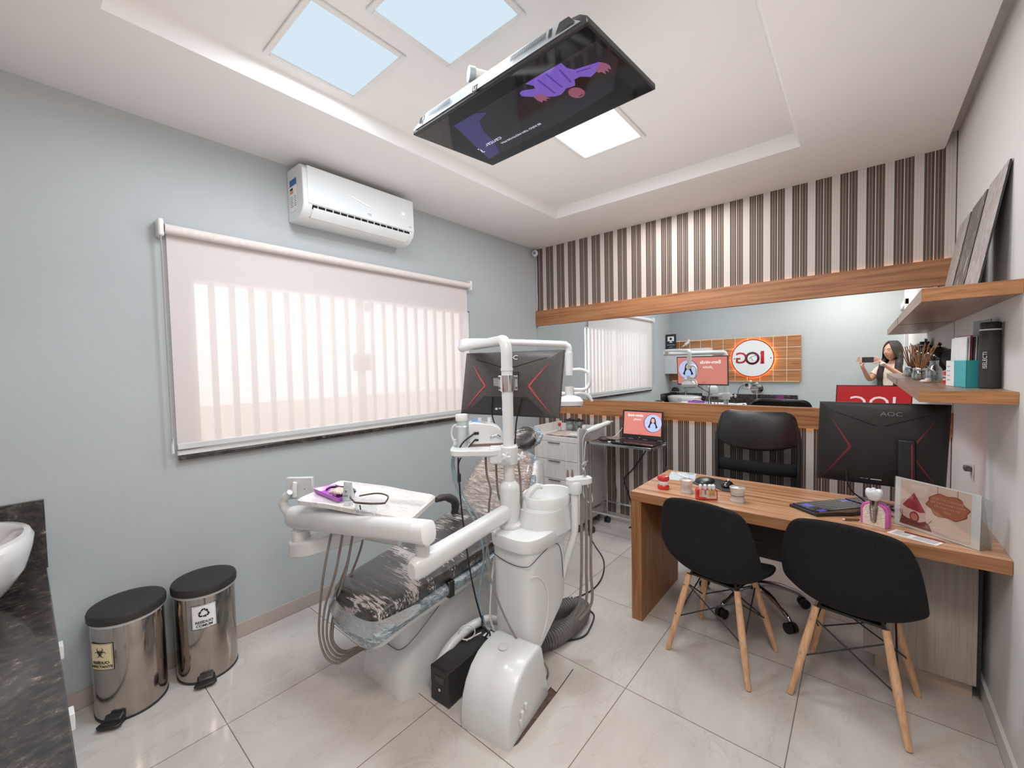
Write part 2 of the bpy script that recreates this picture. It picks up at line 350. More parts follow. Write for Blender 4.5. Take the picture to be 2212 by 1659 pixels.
# ---------------------------------------------------------------- room shell
XL, XR, YF, YB, ZC = -2.665, .42, 3.605, -.42, 2.725
RX0, RX1, RY0, RY1, ZR = -1.985, -.283, .235, 2.98, 2.80
m = MB().box(XL-.15, 1.75, YB-.15, YF+.15, -.08, 0); struct('floor', m, FLOOR)
m = MB()
Z9 = ZR+.06
for a in ((XL, RX0, YB, YF), (RX1, .366, YB, YF), (RX0, RX1, YB, RY0), (RX0, RX1, RY1, YF)): m.box(*a, ZC, Z9)
m.box(XL, 1.6, YB, YF, Z9, Z9+.05)
m.box(RX0, RX1, RY0, RY1, ZR, Z9)
m.box(.366, XR, YB, 3.605, ZC+.085, Z9); m.box(XR+.1, 1.6, YB, 1.3, ZC, Z9)
for (ax, ay, bx, by, nx, ny) in ((RX0,RY0,RX0,RY1,1,0), (RX1,RY0,RX1,RY1,-1,0), (RX0,RY1,RX1,RY1,0,-1), (RX0,RY0,RX1,RY0,0,1)):
    d = .03   # sloping sides of the recess
    p = [V(ax,ay,ZC), V(bx,by,ZC), V(bx,by,ZR), V(ax,ay,ZR)]
    q = V(nx,ny,0)*d
    m.add([p[0], p[1], p[1]+q+V(0,0,ZR-ZC), p[0]+q+V(0,0,ZR-ZC), p[3]+q*0, p[2]+q*0], [(0,1,2,3),(1,0,4,5),(0,3,4),(1,5,2)])
struct('ceiling', m, CEIL, smo=False)
# left wall with the window opening
WY0, WY1, WZ0, WZ1 = .60, 2.60, 1.085, 1.985
m = MB()
for a in ((YB-.12, WY0, 0, Z9), (WY1, YF+.12, 0, Z9), (WY0, WY1, 0, WZ0), (WY0, WY1, WZ1, Z9)): m.box(XL-.14, XL, *a)
struct('wall_left', m, WALL, smo=False)
m = MB().box(XL-.14, XR+.14, YF, YF+.12, 0, Z9); struct('wall_front', m, STRIPE, smo=False)
m = MB().box(XR, XR+.12, .30, YF, 0, Z9).box(XR, XR+.12, YB, .30, 2.15, Z9); struct('wall_right', m, WALLR, smo=False)
m = MB().box(XL, 1.7, YB-.12, YB, 0, Z9); struct('wall_back', m, WALL, smo=False)
m = MB().box(1.6, 1.7, YB, 1.3, 0, Z9).box(XR+.12, 1.7, 1.2, 1.3, 0, Z9); struct('wall_corridor', m, WALLR, smo=False)
m = MB().box(XR-.035, XR, .30, .37, 0, 2.2).box(XR-.035, XR, YB, .37, 2.13, 2.2).box(XR, XR+.12, .285, .30, 0, 2.13); struct('trim_1', m, WHITE2, bevel=.004)
BASE = M('baseboard_tile', (168,156,148), rough=.3, noise=(3,(180,168,160)))
m = MB().box(XL, XL+.012, YB+.47, YF-.01, 0, .078); struct('baseboard_left', m, BASE)
m = MB().box(XL+.012, XR, YF-.012, YF, 0, .078); struct('baseboard_front', m, BASE)
m = MB().box(XR-.012, XR, .38, YF-.012, 0, .078); struct('baseboard_right', m, WHITE2)
# window: frame, sliding panes, security bars, lock
win = thing('window_1', 'wide sliding window', 'window', (XL-.03, 1.6, WZ0)); win['kind'] = 'structure'
for k in ('label', 'category'): del win[k]
m = MB()
for a in ((WY0, WY1, WZ0, WZ0+.03), (WY0, WY1, WZ1-.012, WZ1), (WY0, WY0+.012, WZ0, WZ1), (WY1-.012, WY1, WZ0, WZ1)): m.box(XL-.13, XL-.01, *a)
m.box(XL-.07, XL-.045, 1.545, 1.60, WZ0, WZ1)
part('window_frame', m, WHITE2, win, bevel=.003)
for x_, a_, b_ in ((XL-.060, WY0+.012, 1.56), (XL-.050, 1.56, WY1-.012)): part('pane', MB().face([(x_,a_,WZ0+.02),(x_,b_,WZ0+.02),(x_,b_,WZ1-.01),(x_,a_,WZ1-.01)]), GLASS, win)
for i in range(21):
    y = (.678 + .0967*i)*1.018
    if 1.5 < y < 1.58 or y > 2.57: continue
    part('security_bar', MB().box(XL-.105, XL-.09, y+.002, y+.032, WZ0+.03, WZ1-.012), WHITE2, win)
part('window_lock', MB().box(XL-.045, XL-.02, 1.50, 1.63, 1.48, 1.60), WHITE2, win, bevel=.008)
part('window_latch', MB().box(XL-.045, XL-.02, 1.60, 1.635, 1.90, 1.96), WHITE2, win, bevel=.008)
m = MB().box(XL-.01, XL+.022, .50, 2.53, 1.068, 1.094); part('sill_ledge', m, WHITE2, win, bevel=.004)
m = MB().box(XL-.01, XL+.03, .505, 2.52, 1.046, 1.067); part('granite_sill', m, GRANITE, win, bevel=.002)
# daylight outside: a pale courtyard wall
m = MB().box(-5.2, -5.1, -3, 7, -1, 1.15); struct('wall_courtyard', m, M('courtyard_render', (240,225,215), rough=.9, noise=(2,(232,216,206))))
# roller blind
bl = thing('roller_blind', 'white translucent roller blind drawn down over the wide window', 'blind', (XL+.05, 1.5, 2.2))
XB = XL+.052
part('roller_tube', MB().cyl((XB,.49,2.195), (XB,2.555,2.195), .024, n=20), M('blind_roll_fabric', (222,212,207), rough=.8, noise=(50,(212,202,197))), bl)
part('fabric', MB().face([(XB-.025,.50,1.128),(XB-.025,2.545,1.128),(XB-.025,2.545,2.195),(XB-.025,.50,2.195)]), BLIND, bl)
part('bottom_rail', MB().box(XB-.033, XB-.018, .50, 2.545, 1.100, 1.130), GREYW, bl, bevel=.003)
for y, n in ((.475, 'bracket'), (2.562, 'bracket')):
    part(n, MB().box(XB-.05, XB+.02, y-.012, y+.012, 2.155, 2.24), WHITE, bl, bevel=.008)
m = MB()
for k, dx in enumerate((-.004, .012)):
    m.tube([(XB+dx,.474,2.19), (XB+dx+.003,.474,1.7), (XB+dx-.002,.476,1.16), (XB+.004,.476,1.14)], .0022, 6)
for i in range(110): m.ell((XB+.012+.002*math.sin(i*.03), .4745, 2.15-i*.0092), .0034, 6, k=4)
part('bead_chain', m, M('grey_beads', (170,168,164), rough=.4, noise=(9,(160,158,155))), bl)
part('chain_weight', MB().cyl((XB+.004,.476,1.165), (XB+.004,.476,1.09), .006, .007, 10), GREYW, bl)
# ceiling light panels
LED = emit('led_panel', (212,232,244), 1.0); LEDW = emit('led_panel_white', (240,252,255), 1.9)
for i, (x0, x1, y0, y1, lab, mt) in enumerate(((-1.87,-1.50,.725,1.09,'square ceiling light panel nearest the window wall', LED), (-1.372,-.992,.895,1.258,'square ceiling light panel directly beside the back edge of the television', LED),
        (-1.352,-.986,2.0,2.368,'square ceiling light panel farthest into the room, half behind the television', LEDW))):
    t = thing('ceiling_light', lab, 'light panel', ((x0+x1)/2, (y0+y1)/2, ZR), 0, 'recessed ceiling light panels')
    m = MB(); f = .022
    for a in ((x0-f,x1+f,y0-f,y0),(x0-f,x1+f,y1,y1+f),(x0-f,x0,y0,y1),(x1,x1+f,y0,y1)): m.box(*a, ZR-.010, ZR)
    part('frame', m, WHITE2, t, bevel=.003)
    part('diffuser', MB().box(x0, x1, y0, y1, ZR-.005, ZR-.001), mt, t)
# horizontal wood panels, mirror between them
def rail(z0, z1, lab):
    t = thing('wood_panel', lab, 'wood panel', (-1.1, YF-.02, z0))
    part('board', MB().box(XL+.002, -2.30, YF-.030, YF-.012, z0, z1).box(-2.298, .418, YF-.030, YF-.012, z0, z1), WOODX, t, bevel=.0015)
    part('batten', MB().box(XL+.05, XR-.05, YF-.012, YF, (z0+z1)/2-.03, (z0+z1)/2+.03), DARK, t)
    return t
up = rail(1.915, 2.072, 'long amber wood board running above the wall mirror')
lo = rail(1.003, 1.150, 'long amber wood board running below the wall mirror')
WARM = emit('warm_led_strip', (255,170,90), 9)
part('led_strip', MB().box(-2.6, XR-.03, YF-.0105, YF-.006, 2.062, 2.066), WARM, up)
part('led_strip', MB().box(-2.6, XR-.03, YF-.0105, YF-.006, 1.008, 1.012), WARM, lo)
solo('wall_mirror', MB().box(XL+.003, XR-.002, YF-.008, YF-.002, 1.145, 1.92), MIRROR, 'long horizontal wall mirror between two wood boards', 'mirror')
# security camera in the corner
t = thing('security_camera', 'small white dome security camera in the upper corner', 'camera', (-2.60, 3.52, 2.64))
part('housing', MB().ell((-2.60,3.50,2.655), .033), WHITE, t)
part('mount', MB().cyl((-2.62,3.54,2.66), (-2.655,3.58,2.66), .02), WHITE, t)
part('lens', MB().cyl((-2.59,3.475,2.652), (-2.583,3.465,2.650), .015, n=16), BLACKG, t)
solo('camera_cable', MB().tube([(-2.655,3.592,2.65),(-2.652,3.594,2.5),(-2.654,3.593,2.35),(-2.652,3.594,2.2),(-2.655,3.592,2.08)], .004, 6, 6), WCABLE, 'thin white cable running down the corner below the security camera', 'cable')
# air conditioner
t = thing('air_conditioner', 'white split air conditioner unit high on the wall above the window', 'air conditioner', (XL+.1, 1.5, 2.38))
AY0, AY1 = 1.095, 1.865
def acprof(y, k=1.0, dz=0):
    pr = [(0,2.385),(.10,2.372),(.155,2.385),(.20,2.425),(.212,2.46),(.205,2.655),(.17,2.685),(0,2.69)]
    return [V(XL+a*k+.001, y, z+dz) for a, z in pr]
part('body', MB().loft([acprof(AY0), acprof(AY1)]), WHITE, t, bevel=.006)
fp = [V(XL+.213, 0, 2.452), V(XL+.2085, 0, 2.668)]
part('front_panel', MB().prism([V(XL+.206,AY0+.025,2.455), V(XL+.206,AY1-.004,2.455), V(XL+.2,AY1-.004,2.672), V(XL+.2,AY0+.025,2.672)], (.012,0,0)), M('ac_panel', (222,226,228), rough=.18, coat=.6, noise=(3,(216,221,223))), t, bevel=.004)
F = Fr((XL+.2175, 1.48, 2.55), (0,1,0), (-.03,0,1))
# air outlet with swing louvre
m = MB().prism([V(XL+.163,AY0+.05,2.391), V(XL+.2055,AY0+.05,2.432), V(XL+.2105,AY0+.05,2.452), V(XL+.16,AY0+.05,2.452)], (0,AY1-AY0-.09,0)); part('outlet', m, DARK, t)
m = MB()
for i in range(14):
    y = AY0+.08+i*.046; part('vane', MB().box(XL+.17, XL+.2125, y, y+.004, 2.436, 2.452), GREYW, t)
part('louvre', MB().prism([V(XL+.168,AY0+.055,2.388), V(XL+.212,AY0+.055,2.428), V(XL+.214,AY0+.055,2.436), V(XL+.17,AY0+.055,2.396)], (0,AY1-AY0-.10,0)), WHITE, t, bevel=.001)
m = MB(); F.poly(m, [(-.14,.022),(-.08,.012),(.12,-.036),(.02,-.004),(-.08,.020)], w=.0004); part('chrome_accent', m, M('bright_accent', (250,252,252), rough=.2, noise=(9,(244,246,246))), t)
text(F, 'TCL', .016, .03, -.062, INKG, t, w=.0008); text(F, '20', .026, .29, .012, emit('led_digits', (245,245,255), 1.6), t, w=.0008); text(F, 'INVERTER', .006, .345, -.066, INKG, t, w=.0008)
G = Fr((XL+.085, AY0-.0006, 2.52), (1,0,0), (0,0,1))
m = MB(); G.rect(m, -.045, .045, -.085, .10, w=.0004); st = part('energy_label', m, PAPER, t)
m = MB(); G.rect(m, -.045, .045, .06, .098, w=.001); part('label_header', m, BLUE, st)
m = MB(); G.rect(m, -.042, -.004, .036, .05, w=.001); part('label_bar', m, INK, st); m = MB(); G.rect(m, -.042, 0, .016, .032, w=.001); part('label_bar', m, ORANGE, st)
m = MB()
for i in range(6): G.rect(m, -.04, -.005 if i % 2 else -.012, -.004-i*.011, .000-i*.011, w=.001); G.rect(m, .01, .035, -.004-i*.011, .000-i*.011, w=.001)
part('label_text', m, INKG, st)
# pull-down television
t = thing('television', 'black flat television hung face down below the ceiling', 'television', (-.93, 1.22, 2.40), 0)
A, B_, Cc, D_ = V(-1.325,1.016,2.378), V(-1.312,1.452,2.412), V(-.540,1.416,2.412), V(-.557,1.0,2.378)
ux = (D_-A).normalized(); vy = (B_-A).normalized(); nz = ux.cross(vy).normalized()
F = Fr(A, ux, vy); Wd = (D_-A).length; Hd = (B_-A).length
def tvp(u, v, w): return F.p(u, v, w)
rg = []
for w, i in ((0,0), (.018,0), (.045,.03), (.062,.06)): rg.append([tvp(i,i*.55,w), tvp(Wd-i,i*.55,w), tvp(Wd-i,Hd-i,w), tvp(i,Hd-i,w)])
part('casing', MB().loft(rg), BLACK, t, bevel=.003)
# near edge cover (silver grey) with vents
e0 = MB().prism([tvp(.02,-.002,.013), tvp(Wd-.02,-.002,.013), tvp(Wd-.075,.012,.056), tvp(.075,.012,.056)], V(0,.004,0)); part('bottom_cover', e0, M('tv_grey_edge', (104,112,118), rough=.5, noise=(9,(128,136,142))), t)
E1 = Fr(tvp(0,-.0045,.015), ux, (tvp(0,.012,.056)-tvp(0,-.002,.013)))
m = MB()
for a, b in ((.10,.22), (.50,.64)):
    n = int((b-a)/.0052)
    for i in range(n): E1.rect(m, a+i*.0052, a+i*.0052+.0026, .014, .034, w=.0004)
part('vent_grille', m, DARK, t)
for pl_ in ([(.045,.006),(.06,.006),(.06,.032),(.045,.032)], [(.07,.012),(.076,.012),(.076,.032),(.07,.032)], [(Wd-.10,.004),(Wd-.035,.004),(Wd-.06,.036),(Wd-.09,.036)], [(Wd-.125,.008),(Wd-.113,.008),(Wd-.113,.034),(Wd-.125,.034)]):
    m = MB(); E1.poly(m, pl_); part('port', m, DARK, t)
m = MB(); E1.rect(m, .338, .362, -.014, .012, w=.002); lb = part('badge', m, BLACKG, t)
m = MB(); E1.line(m, [(.345,.006),(.345,-.006),(.355,-.006),(.355,.004)], .002, w=.003); part('badge_logo', m, PAPER, lb)
# screen: glossy black glass facing down, dim picture
S = Fr(tvp(Wd,0,0), -ux, vy)  # u runs towards the window, v towards the mirror wall, w down
m = MB(); S.rect(m, .008, Wd-.008, .010, Hd-.008, w=.0002); sc = part('screen', m, M('tv_glass', (14,14,17), rough=.05, coat=.0, spec=.3, noise=(6,(20,18,24))), t)
def glow(name, c, es, base=(10,10,12)): return M(name, base, rough=.05, coat=0, spec=.3, emis=c, es=es, noise=(14, tuple(int(v*.7) for v in base)))
m = MB(); S.poly(m, [(.618,.068),(.02,.075),(.012,.19),(.10,.33),(.31,.361),(.73,.375)], w=.0006); part('picture_background', m, glow('dim_video', (34,31,36), .9), sc)
m = MB(); S.poly(m, [(.612,.07),(.50,.073),(.47,.10),(.53,.12),(.575,.19),(.60,.27),(.655,.362),(.725,.372)], w=.001); part('picture_blue_light', m, glow('dim_blue', (58,54,104), .8), sc)
jk = [(.274,.076),(.20,.075),(.138,.079),(.14,.109),(.129,.135),(.10,.145),(.075,.155),(.060,.160),(.052,.172),(.060,.186),(.085,.194),(.112,.205),(.128,.186),(.14,.176),(.155,.19),(.173,.205),(.20,.196),(.215,.205),(.232,.212),(.250,.205),(.268,.190),(.29,.165),(.31,.14),(.325,.118),(.318,.10),(.305,.095),(.292,.103),(.27,.120),(.262,.105),(.268,.09)]
m = MB(); S.poly(m, jk, w=.0015); part('picture_jacket', m, glow('video_lilac', (118,88,190), .85), sc)
m = MB()
for a_, b_ in (((.16,.10),(.17,.18)), ((.20,.085),(.205,.18)), ((.235,.09),(.24,.19)), ((.13,.15),(.09,.165))): S.line(m, [a_, b_], .006, w=.0019)
part('picture_folds', m, glow('video_violet', (84,60,160), .8), sc)
hands = (([(.057,.166),(.047,.18),(.044,.20),(.050,.222),(.056,.205),(.060,.228),(.066,.208),(.073,.229),(.077,.207),(.086,.205),(.084,.185)]), ([(.300,.146),(.276,.156),(.264,.180),(.273,.186),(.268,.202),(.280,.192),(.284,.206),(.291,.192),(.302,.200),(.305,.178)]))
for h_ in hands: m = MB(); S.poly(m, h_, w=.0019); part('picture_hand', m, glow('video_skin', (150,88,120), .8), sc)
m = MB(); S.disc(m, .190, .243, .024, w=.0019, sx=1.0, sy=1.45); pf = part('picture_face', m, glow('video_skin2', (150,80,100), .8), sc)
m = MB(); S.disc(m, .187, .266, .010, w=.0024, sx=1.0, sy=.3); part('picture_mouth', m, glow('video_mouth', (90,40,60), .7), pf)
m = MB(); S.poly(m, [(.155,.176),(.135,.178),(.122,.195),(.119,.213),(.140,.226),(.150,.245),(.160,.262),(.172,.235),(.175,.21),(.165,.195)], w=.0017); part('picture_hair', m, glow('video_hair', (20,12,18), .6), sc)
LT = emit('video_text', (205,205,225), 1.0)
S2 = Fr(S.p(0,0,0), S.u, S.v)
text(S2, 'SE NÃO TEM MOTIVOS PRA', .0165, .491, .306, LT, sc, w=.0022, name='picture_text'); text(S2, 'cantar', .036, .60, .272, LT, sc, w=.0022, shear=.35, name='picture_text'); text(S2, '?', .06, .69, .285, LT, sc, w=.0022, name='picture_text')
# ceiling arm of the television
part('ceiling_arm', MB().cyl(tvp(.30,.33,.06), (-1.19,1.62,2.795), .016), WHITE, t)
part('hinge_plate', MB().box(-1.03,-.85,1.13,1.29,2.446,2.462), GREYMET, t, bevel=.002)
part('ceiling_plate', MB().cyl((-1.19,1.62,2.787), (-1.19,1.62,2.7995), .05), WHITE, t)
t2 = part('hinge_tube', MB().cyl((-1.02,1.035,2.475), (-.93,1.20,2.475), .02), WHITE, t)
part('tube_cap', MB().cyl((-1.026,1.024,2.475), (-1.016,1.042,2.475), .0235), M('grey_cap', (150,164,170), rough=.4, noise=(9,(140,154,160))), t2)
# ---------------------------------------------------------------- desk with drawer unit
t = thing('desk', 'long amber wood desk with a thick top against the right wall', 'desk', (-.3, 2.55, 0))
part('desktop', MB().box(-1.016, .418, 2.2525, 2.866, .7, .75), [WOODTOP], t)
part('top_edge', MB().box(-1.017, .418, 2.250, 2.2525, .699, .7502), WOODXD, t)
part('side_panel', MB().box(-1.016, -.956, 2.251, 2.866, 0, .6995), WOODZ, t)
part('modesty_panel', MB().box(-.956, .018, 2.70, 2.715, .36, .6995), M('dark_recess_board', (40,34,30), rough=.7, noise=(20,(48,40,36))), t)
dr = thing('drawer_cabinet', 'greige drawer cabinet under the right end of the desk, on a recessed plinth', 'cabinet', (.2, 2.6, 0))
part('carcass', MB().box(.020, .385, 2.56, 2.86, .080, .69), GREYOAK, dr, bevel=.002)
part('plinth', MB().box(.062, .378, 2.60, 2.84, 0, .080), M('plinth_board', (196,176,156), rough=.5, noise=(20,(186,166,146))), dr)
part('end_strip', MB().box(.3855, .395, 2.552, 2.86, .065, .69), BLACKM, dr)
# ---------------------------------------------------------------- shell chairs on beech legs
def shell_chair(cx, cy, rz, lab):
    t = thing('shell_chair', lab, 'chair', (cx, cy, 0), rz, 'black shell chairs in front of the desk')
    # rows: profile from top of back to front lip, local frame (x right, y towards the desk)
    prof = [(-.245,.835,.150),(-.240,.80,.188),(-.225,.72,.218),(-.212,.62,.232),(-.200,.53,.237),(-.172,.46,.238),(-.115,.424,.234),(-.04,.425,.228),(.05,.425,.222),(.13,.432,.212),(.185,.428,.190),(.205,.412,.150)]
    wing = [.012,.02,.035,.055,.09,.115,.10,.07,.045,.03,.012,.0]
    rows = []
    for (y, z, w), wg in zip(prof, wing):
        row = []
        for k in range(13):
            a = -1 + k/6; e = abs(a)**2.6
            yy = y + (wg*.75*e if z > .5 else 0); zz = z + (wg*e if z <= .5 else 0) - (.02*e if z > .8 else 0)
            if .44 < z <= .55: yy = y + wg*.5*e; zz = z + wg*.5*e
            row.append(V(a*w, yy, zz))
        rows.append(row)
    part('shell', MB().strip(rows), FABRIC, t, sub=2, solid=.026, local=True)
    legs = []
    for sx in (-1, 1):
        for sy in (-1, 1):
            top = V(sx*.115, sy*.10-.01, .40); bot = V(sx*.192, sy*.190+.0, .0)
            l = part('leg', MB().tube([top, top.lerp(bot,.45), bot+V(0,0,.004)], [.0135,.0165,.0115], 16), LEGWOOD, t, local=True)
            for q in (.14, .52):
                p = top.lerp(bot, q); n = V(sx*.3, sy, .2).normalized()
                part('screw', MB().cyl(p, p+n*.0185, .0042, n=10), CHROME, l, local=True)
            legs.append((top, bot))
            part('bracket', MB().cyl(top+V(0,0,-.02), V(sx*.10, sy*.085-.01, .427), .007, n=8), BLACKM, t, local=True)
    def q(i, s): return legs[i][0].lerp(legs[i][1], s)
    for a, b in ((0,1),(1,3),(3,2),(2,0)):
        part('brace_rod', MB().cyl(q(a,.12), q(b,.56), .0035, n=8), BLACKM, t, local=True)
        part('brace_rod', MB().cyl(q(b,.12), q(a,.56), .0035, n=8), BLACKM, t, local=True)
    part('seat_mount', MB().box(-.11, .11, -.11, .09, .398, .408), BLACKM, t, local=True)
    return t
shell_chair(-.54, 2.270, math.radians(-8.5), 'black shell chair on beech legs nearer the dental unit')
shell_chair(-.015, 2.312, math.radians(-8), 'black shell chair on beech legs nearer the right wall, in front of the keyboard')
# ---------------------------------------------------------------- office chair
t = thing('office_chair', 'black high back office chair with mesh back behind the desk', 'office chair', (-.52, 2.90, 0), math.radians(4))
oc = V(-.50, 2.84, 0)
for k in range(5):
    a = math.radians(247-72*k); d = V(math.cos(a), math.sin(a), 0)
    l = part('base_arm', MB().tube([oc+V(0,0,.13), oc+d*.13+V(0,0,.125), oc+d*.25+V(0,0,.085), oc+d*.285+V(0,0,.06)], [.02,.018,.014,.012], 12, 4), CHROME, t)
    s = V(-d.y, d.x, 0); c = oc+d*.285+V(0,0,.027)
    part('caster', MB().cyl(c-s*.026, c-s*.006, .027, n=18).cyl(c+s*.006, c+s*.026, .027, n=18).cyl(c-s*.008, c+s*.008, .012, n=10).tube([c, c+V(0,0,.034)], .008, 8), BLACK, l)
part('gas_column', MB().cyl(oc+V(0,0,.10), oc+V(0,0,.40), .024), BLACKG, t)
part('seat', MB().loft([sring(-.52,2.93,z,a,b,3.2,36) for z, a, b in ((.40,.20,.19),(.415,.235,.225),(.45,.245,.235),(.475,.235,.22),(.485,.2,.185))]), LEATHER, t)
part('mechanism', MB().box(-.60,-.42,2.80,2.98,.375,.40), BLACK, t, bevel=.01)
BW = .228; bx = -.523; by = 3.075
def backrow(z, w, bul=0): return [V(bx + a*w, by + .03*(z-.8)/.35*.6 + .035*(a*a) - .035 - bul*(1-abs(a)**4), z) for a in [-1+i/8 for i in range(17)]]
rows = [backrow(z, w, b) for z, w, b in ((1.155,.15,.0),(1.15,.19,.008),(1.13,.215,.018),(1.07,.228,.03),(1.0,.233,.028),(.955,.235,.014))]
rows2 = []
for i, r0 in enumerate(rows):
    rows2.append([V(p.x, p.y, p.z - (.045*(1-((p.x-bx)/.235)**2) if i >= 4 else (.02*(1-((p.x-bx)/.235)**2) if i == 3 else 0))) for p in r0])
part('headrest_pad', MB().strip(rows2), LEATHER, t, sub=2, solid=.03)
def meshmat():
    m, nt, b = newmat('see_through_mesh'); nt.nodes.remove(b); o = nt.nodes['Material Output']
    tr = nd(nt, 'ShaderNodeBsdfTransparent'); d = nd(nt, 'ShaderNodeBsdfDiffuse'); d.inputs[0].default_value = lin((24,23,23))
    n = nd(nt, 'ShaderNodeTexNoise', Scale=5.0); nt.links.new(coords(nt), n.inputs['Vector'])
    ra = nd(nt, 'ShaderNodeMapRange'); ra.inputs[3].default_value = .0; ra.inputs[4].default_value = .24; nt.links.new(n.outputs[0], ra.inputs[0])
    mx = nd(nt, 'ShaderNodeMixShader'); nt.links.new(ra.outputs[0], mx.inputs[0]); nt.links.new(d.outputs[0], mx.inputs[1]); nt.links.new(tr.outputs[0], mx.inputs[2])
    nt.links.new(mx.outputs[0], o.inputs[0]); return m
part('mesh_panel', MB().strip([backrow(z, .225) for z in (.98,.93,.85,.76,.66,.58,.54)]), meshmat(), t)
m = MB()
for s in (-1, 1): m.tube([V(bx+s*.20, by+.0, 1.12), V(bx+s*.231, by-.002, 1.0), V(bx+s*.234, by-.004, .80), V(bx+s*.225, by-.006, .62), V(bx+s*.19, by-.02, .52)], .013, 8, 5)
m.tube([V(bx-.19, by-.02, .52), V(bx, by-.05, .51), V(bx+.19, by-.02, .52)], .013, 8, 5)
part('back_frame', m, BLACK, t)
part('lumbar_bar', MB().strip([backrow(z, .228) for z in (.84,.80,.76)]), FABRIC, t, solid=.012)
part('back_stem', MB().tube([(-.52,2.95,.39),(-.52,3.06,.40),(-.523,3.10,.50),(-.523,3.09,.70)], [.02,.02,.018,.014], 10, 5), BLACK, t)
# ---------------------------------------------------------------- monitors (back shows a red chevron design)
def monitor_back(t, F, Wd, Hd, redm, lines):
    """F: origin lower-left of the BACK, u right, v up, w outwards from the back"""
    def P(u, v, w): return F.p(u, v, w)
    rg = []
    for w, i in ((-.022,0),(-.010,0),(-.002,.01),(.012,.075),(.02,.13)):
        rg.append([P(i,i*.9,w), P(Wd-i,i*.9,w), P(Wd-i,Hd-i*.7,w), P(i,Hd-i*.7,w)])
    c = part('casing', MB().loft(rg), lines, t, bevel=.002)
    K = Fr(F.p(0,0,0), F.u, F.v)
    def wz(u, v):   # depth of the back surface at (u,v)
        i = min(u, Wd-u, v/.9, (Hd-v)/.7); 
        for (w0,i0),(w1,i1) in zip(((-.002,.01),(.012,.075)), ((.012,.075),(.02,.13))):
            if i <= i1: return w0+(w1-w0)*max(0,(i-i0))/(i1-i0)
        return .02
    def stroke(m, a, b, w0, w1, n=10):
        for k in range(n):
            p = [a[j]+(b[j]-a[j])*k/n for j in (0,1)]; q = [a[j]+(b[j]-a[j])*(k+1)/n for j in (0,1)]
            wa, wb = w0+(w1-w0)*k/n, w0+(w1-w0)*(k+1)/n
            l = math.hypot(q[0]-p[0], q[1]-p[1]); nx, ny = -(q[1]-p[1])/l, (q[0]-p[0])/l
            za, zb = wz(*p)+.0015, wz(*q)+.0015
            m.face([K.p(p[0]+nx*wa,p[1]+ny*wa,za), K.p(p[0]-nx*wa,p[1]-ny*wa,za), K.p(q[0]-nx*wb,q[1]-ny*wb,zb), K.p(q[0]+nx*wb,q[1]+ny*wb,zb)])
    for s in (0, 1):
        m = MB(); mu = (lambda u: Wd-u if s else u)
        stroke(m, (mu(.15*Wd/.54), Hd*.455), (mu(.06*Wd/.54), Hd*.80), .005, .0006); stroke(m, (mu(.15*Wd/.54), Hd*.455), (mu(.035*Wd/.54), Hd*.06), .005, .0006)
        part('red_chevron', m, redm, t)
        m = MB(); stroke(m, (mu(Wd*.47), Hd*.73), (mu(Wd*.14), Hd*.88), .0022, .0012); part('groove', m, DARK, t)
    return K, wz
# desk monitor
mn = thing('computer_monitor', 'black computer monitor on the desk seen from behind, its lit red screen mirrored', 'monitor', (.08, 2.70, .75))
F = Fr((-.182, 2.66, .862), (1, .03, 0), (0, .045, 1)); Wd, Hd = .485, .412
F = Fr((-.179, 2.69, .868), (.985, -.06, 0), (.02, -.01, 1))
F = Fr((-.179, 2.66, .868), (1, .02, .0), (.035, .0, 1))
K, wz = monitor_back(mn, F, .475, .402, REDD, M('dark_monitor_back', (17,16,16), rough=.5, noise=(60,(24,22,22))))
text(K, 'AOC', .028, .275, .352, INKG, mn, w=.0165, sx=1.3)
m = MB(); K.rect(m, .215, .255, .027, .042, w=.003); part('barcode_sticker', m, GREYW, mn)
m = MB(); K.rect(m, .175, .19, .028, .034, w=.003); K.rect(m, .195, .207, .028, .032, w=.003); part('port_labels', m, INKG, mn)
st = part('stand_column', MB().prism([V(.135,2.615,.765), V(.19,2.605,.765), V(.20,2.65,.765), V(.145,2.66,.765)], (-.004,.0,.34)), BLACK, mn, bevel=.004)
part('red_stripe', MB().prism([V(.1785,2.604,.77), V(.1845,2.603,.77), V(.1845,2.606,.77), V(.1785,2.607,.77)], (-.004,0,.32)), REDD, st)
part('stand_foot', MB().prism([V(.14,2.65,.751), V(.19,2.65,.751), V(.33,2.80,.751), V(.29,2.83,.751), V(.17,2.72,.751), V(.04,2.82,.751), V(.0,2.79,.751)], (0,0,.013)), BLACK, mn, bevel=.003)
S = Fr(F.p(.475,0,-.0222), -F.u, F.v)
m = MB(); S.rect(m, .006, .469, .014, .396, w=.0003); sc = part('screen', m, M('red_screen', (60,8,10), rough=.2, emis=(196,44,48), es=.75, noise=(3,(54,8,10))), mn)
text(S, 'IOG', .17, .2375, .245, emit('screen_letters', (240,205,205), 1.0), sc, w=.0015)
cab = MB().tube([(-.055,2.63,.95),(-.05,2.62,.88),(-.03,2.63,.83),(.0,2.65,.80),(.04,2.66,.765),(.10,2.58,.756),(.22,2.50,.754)], .0035, 8, 6)
solo('monitor_cable', cab, CABLE, 'black cable dropping from the desk monitor onto the desk behind the tooth model', 'cable')
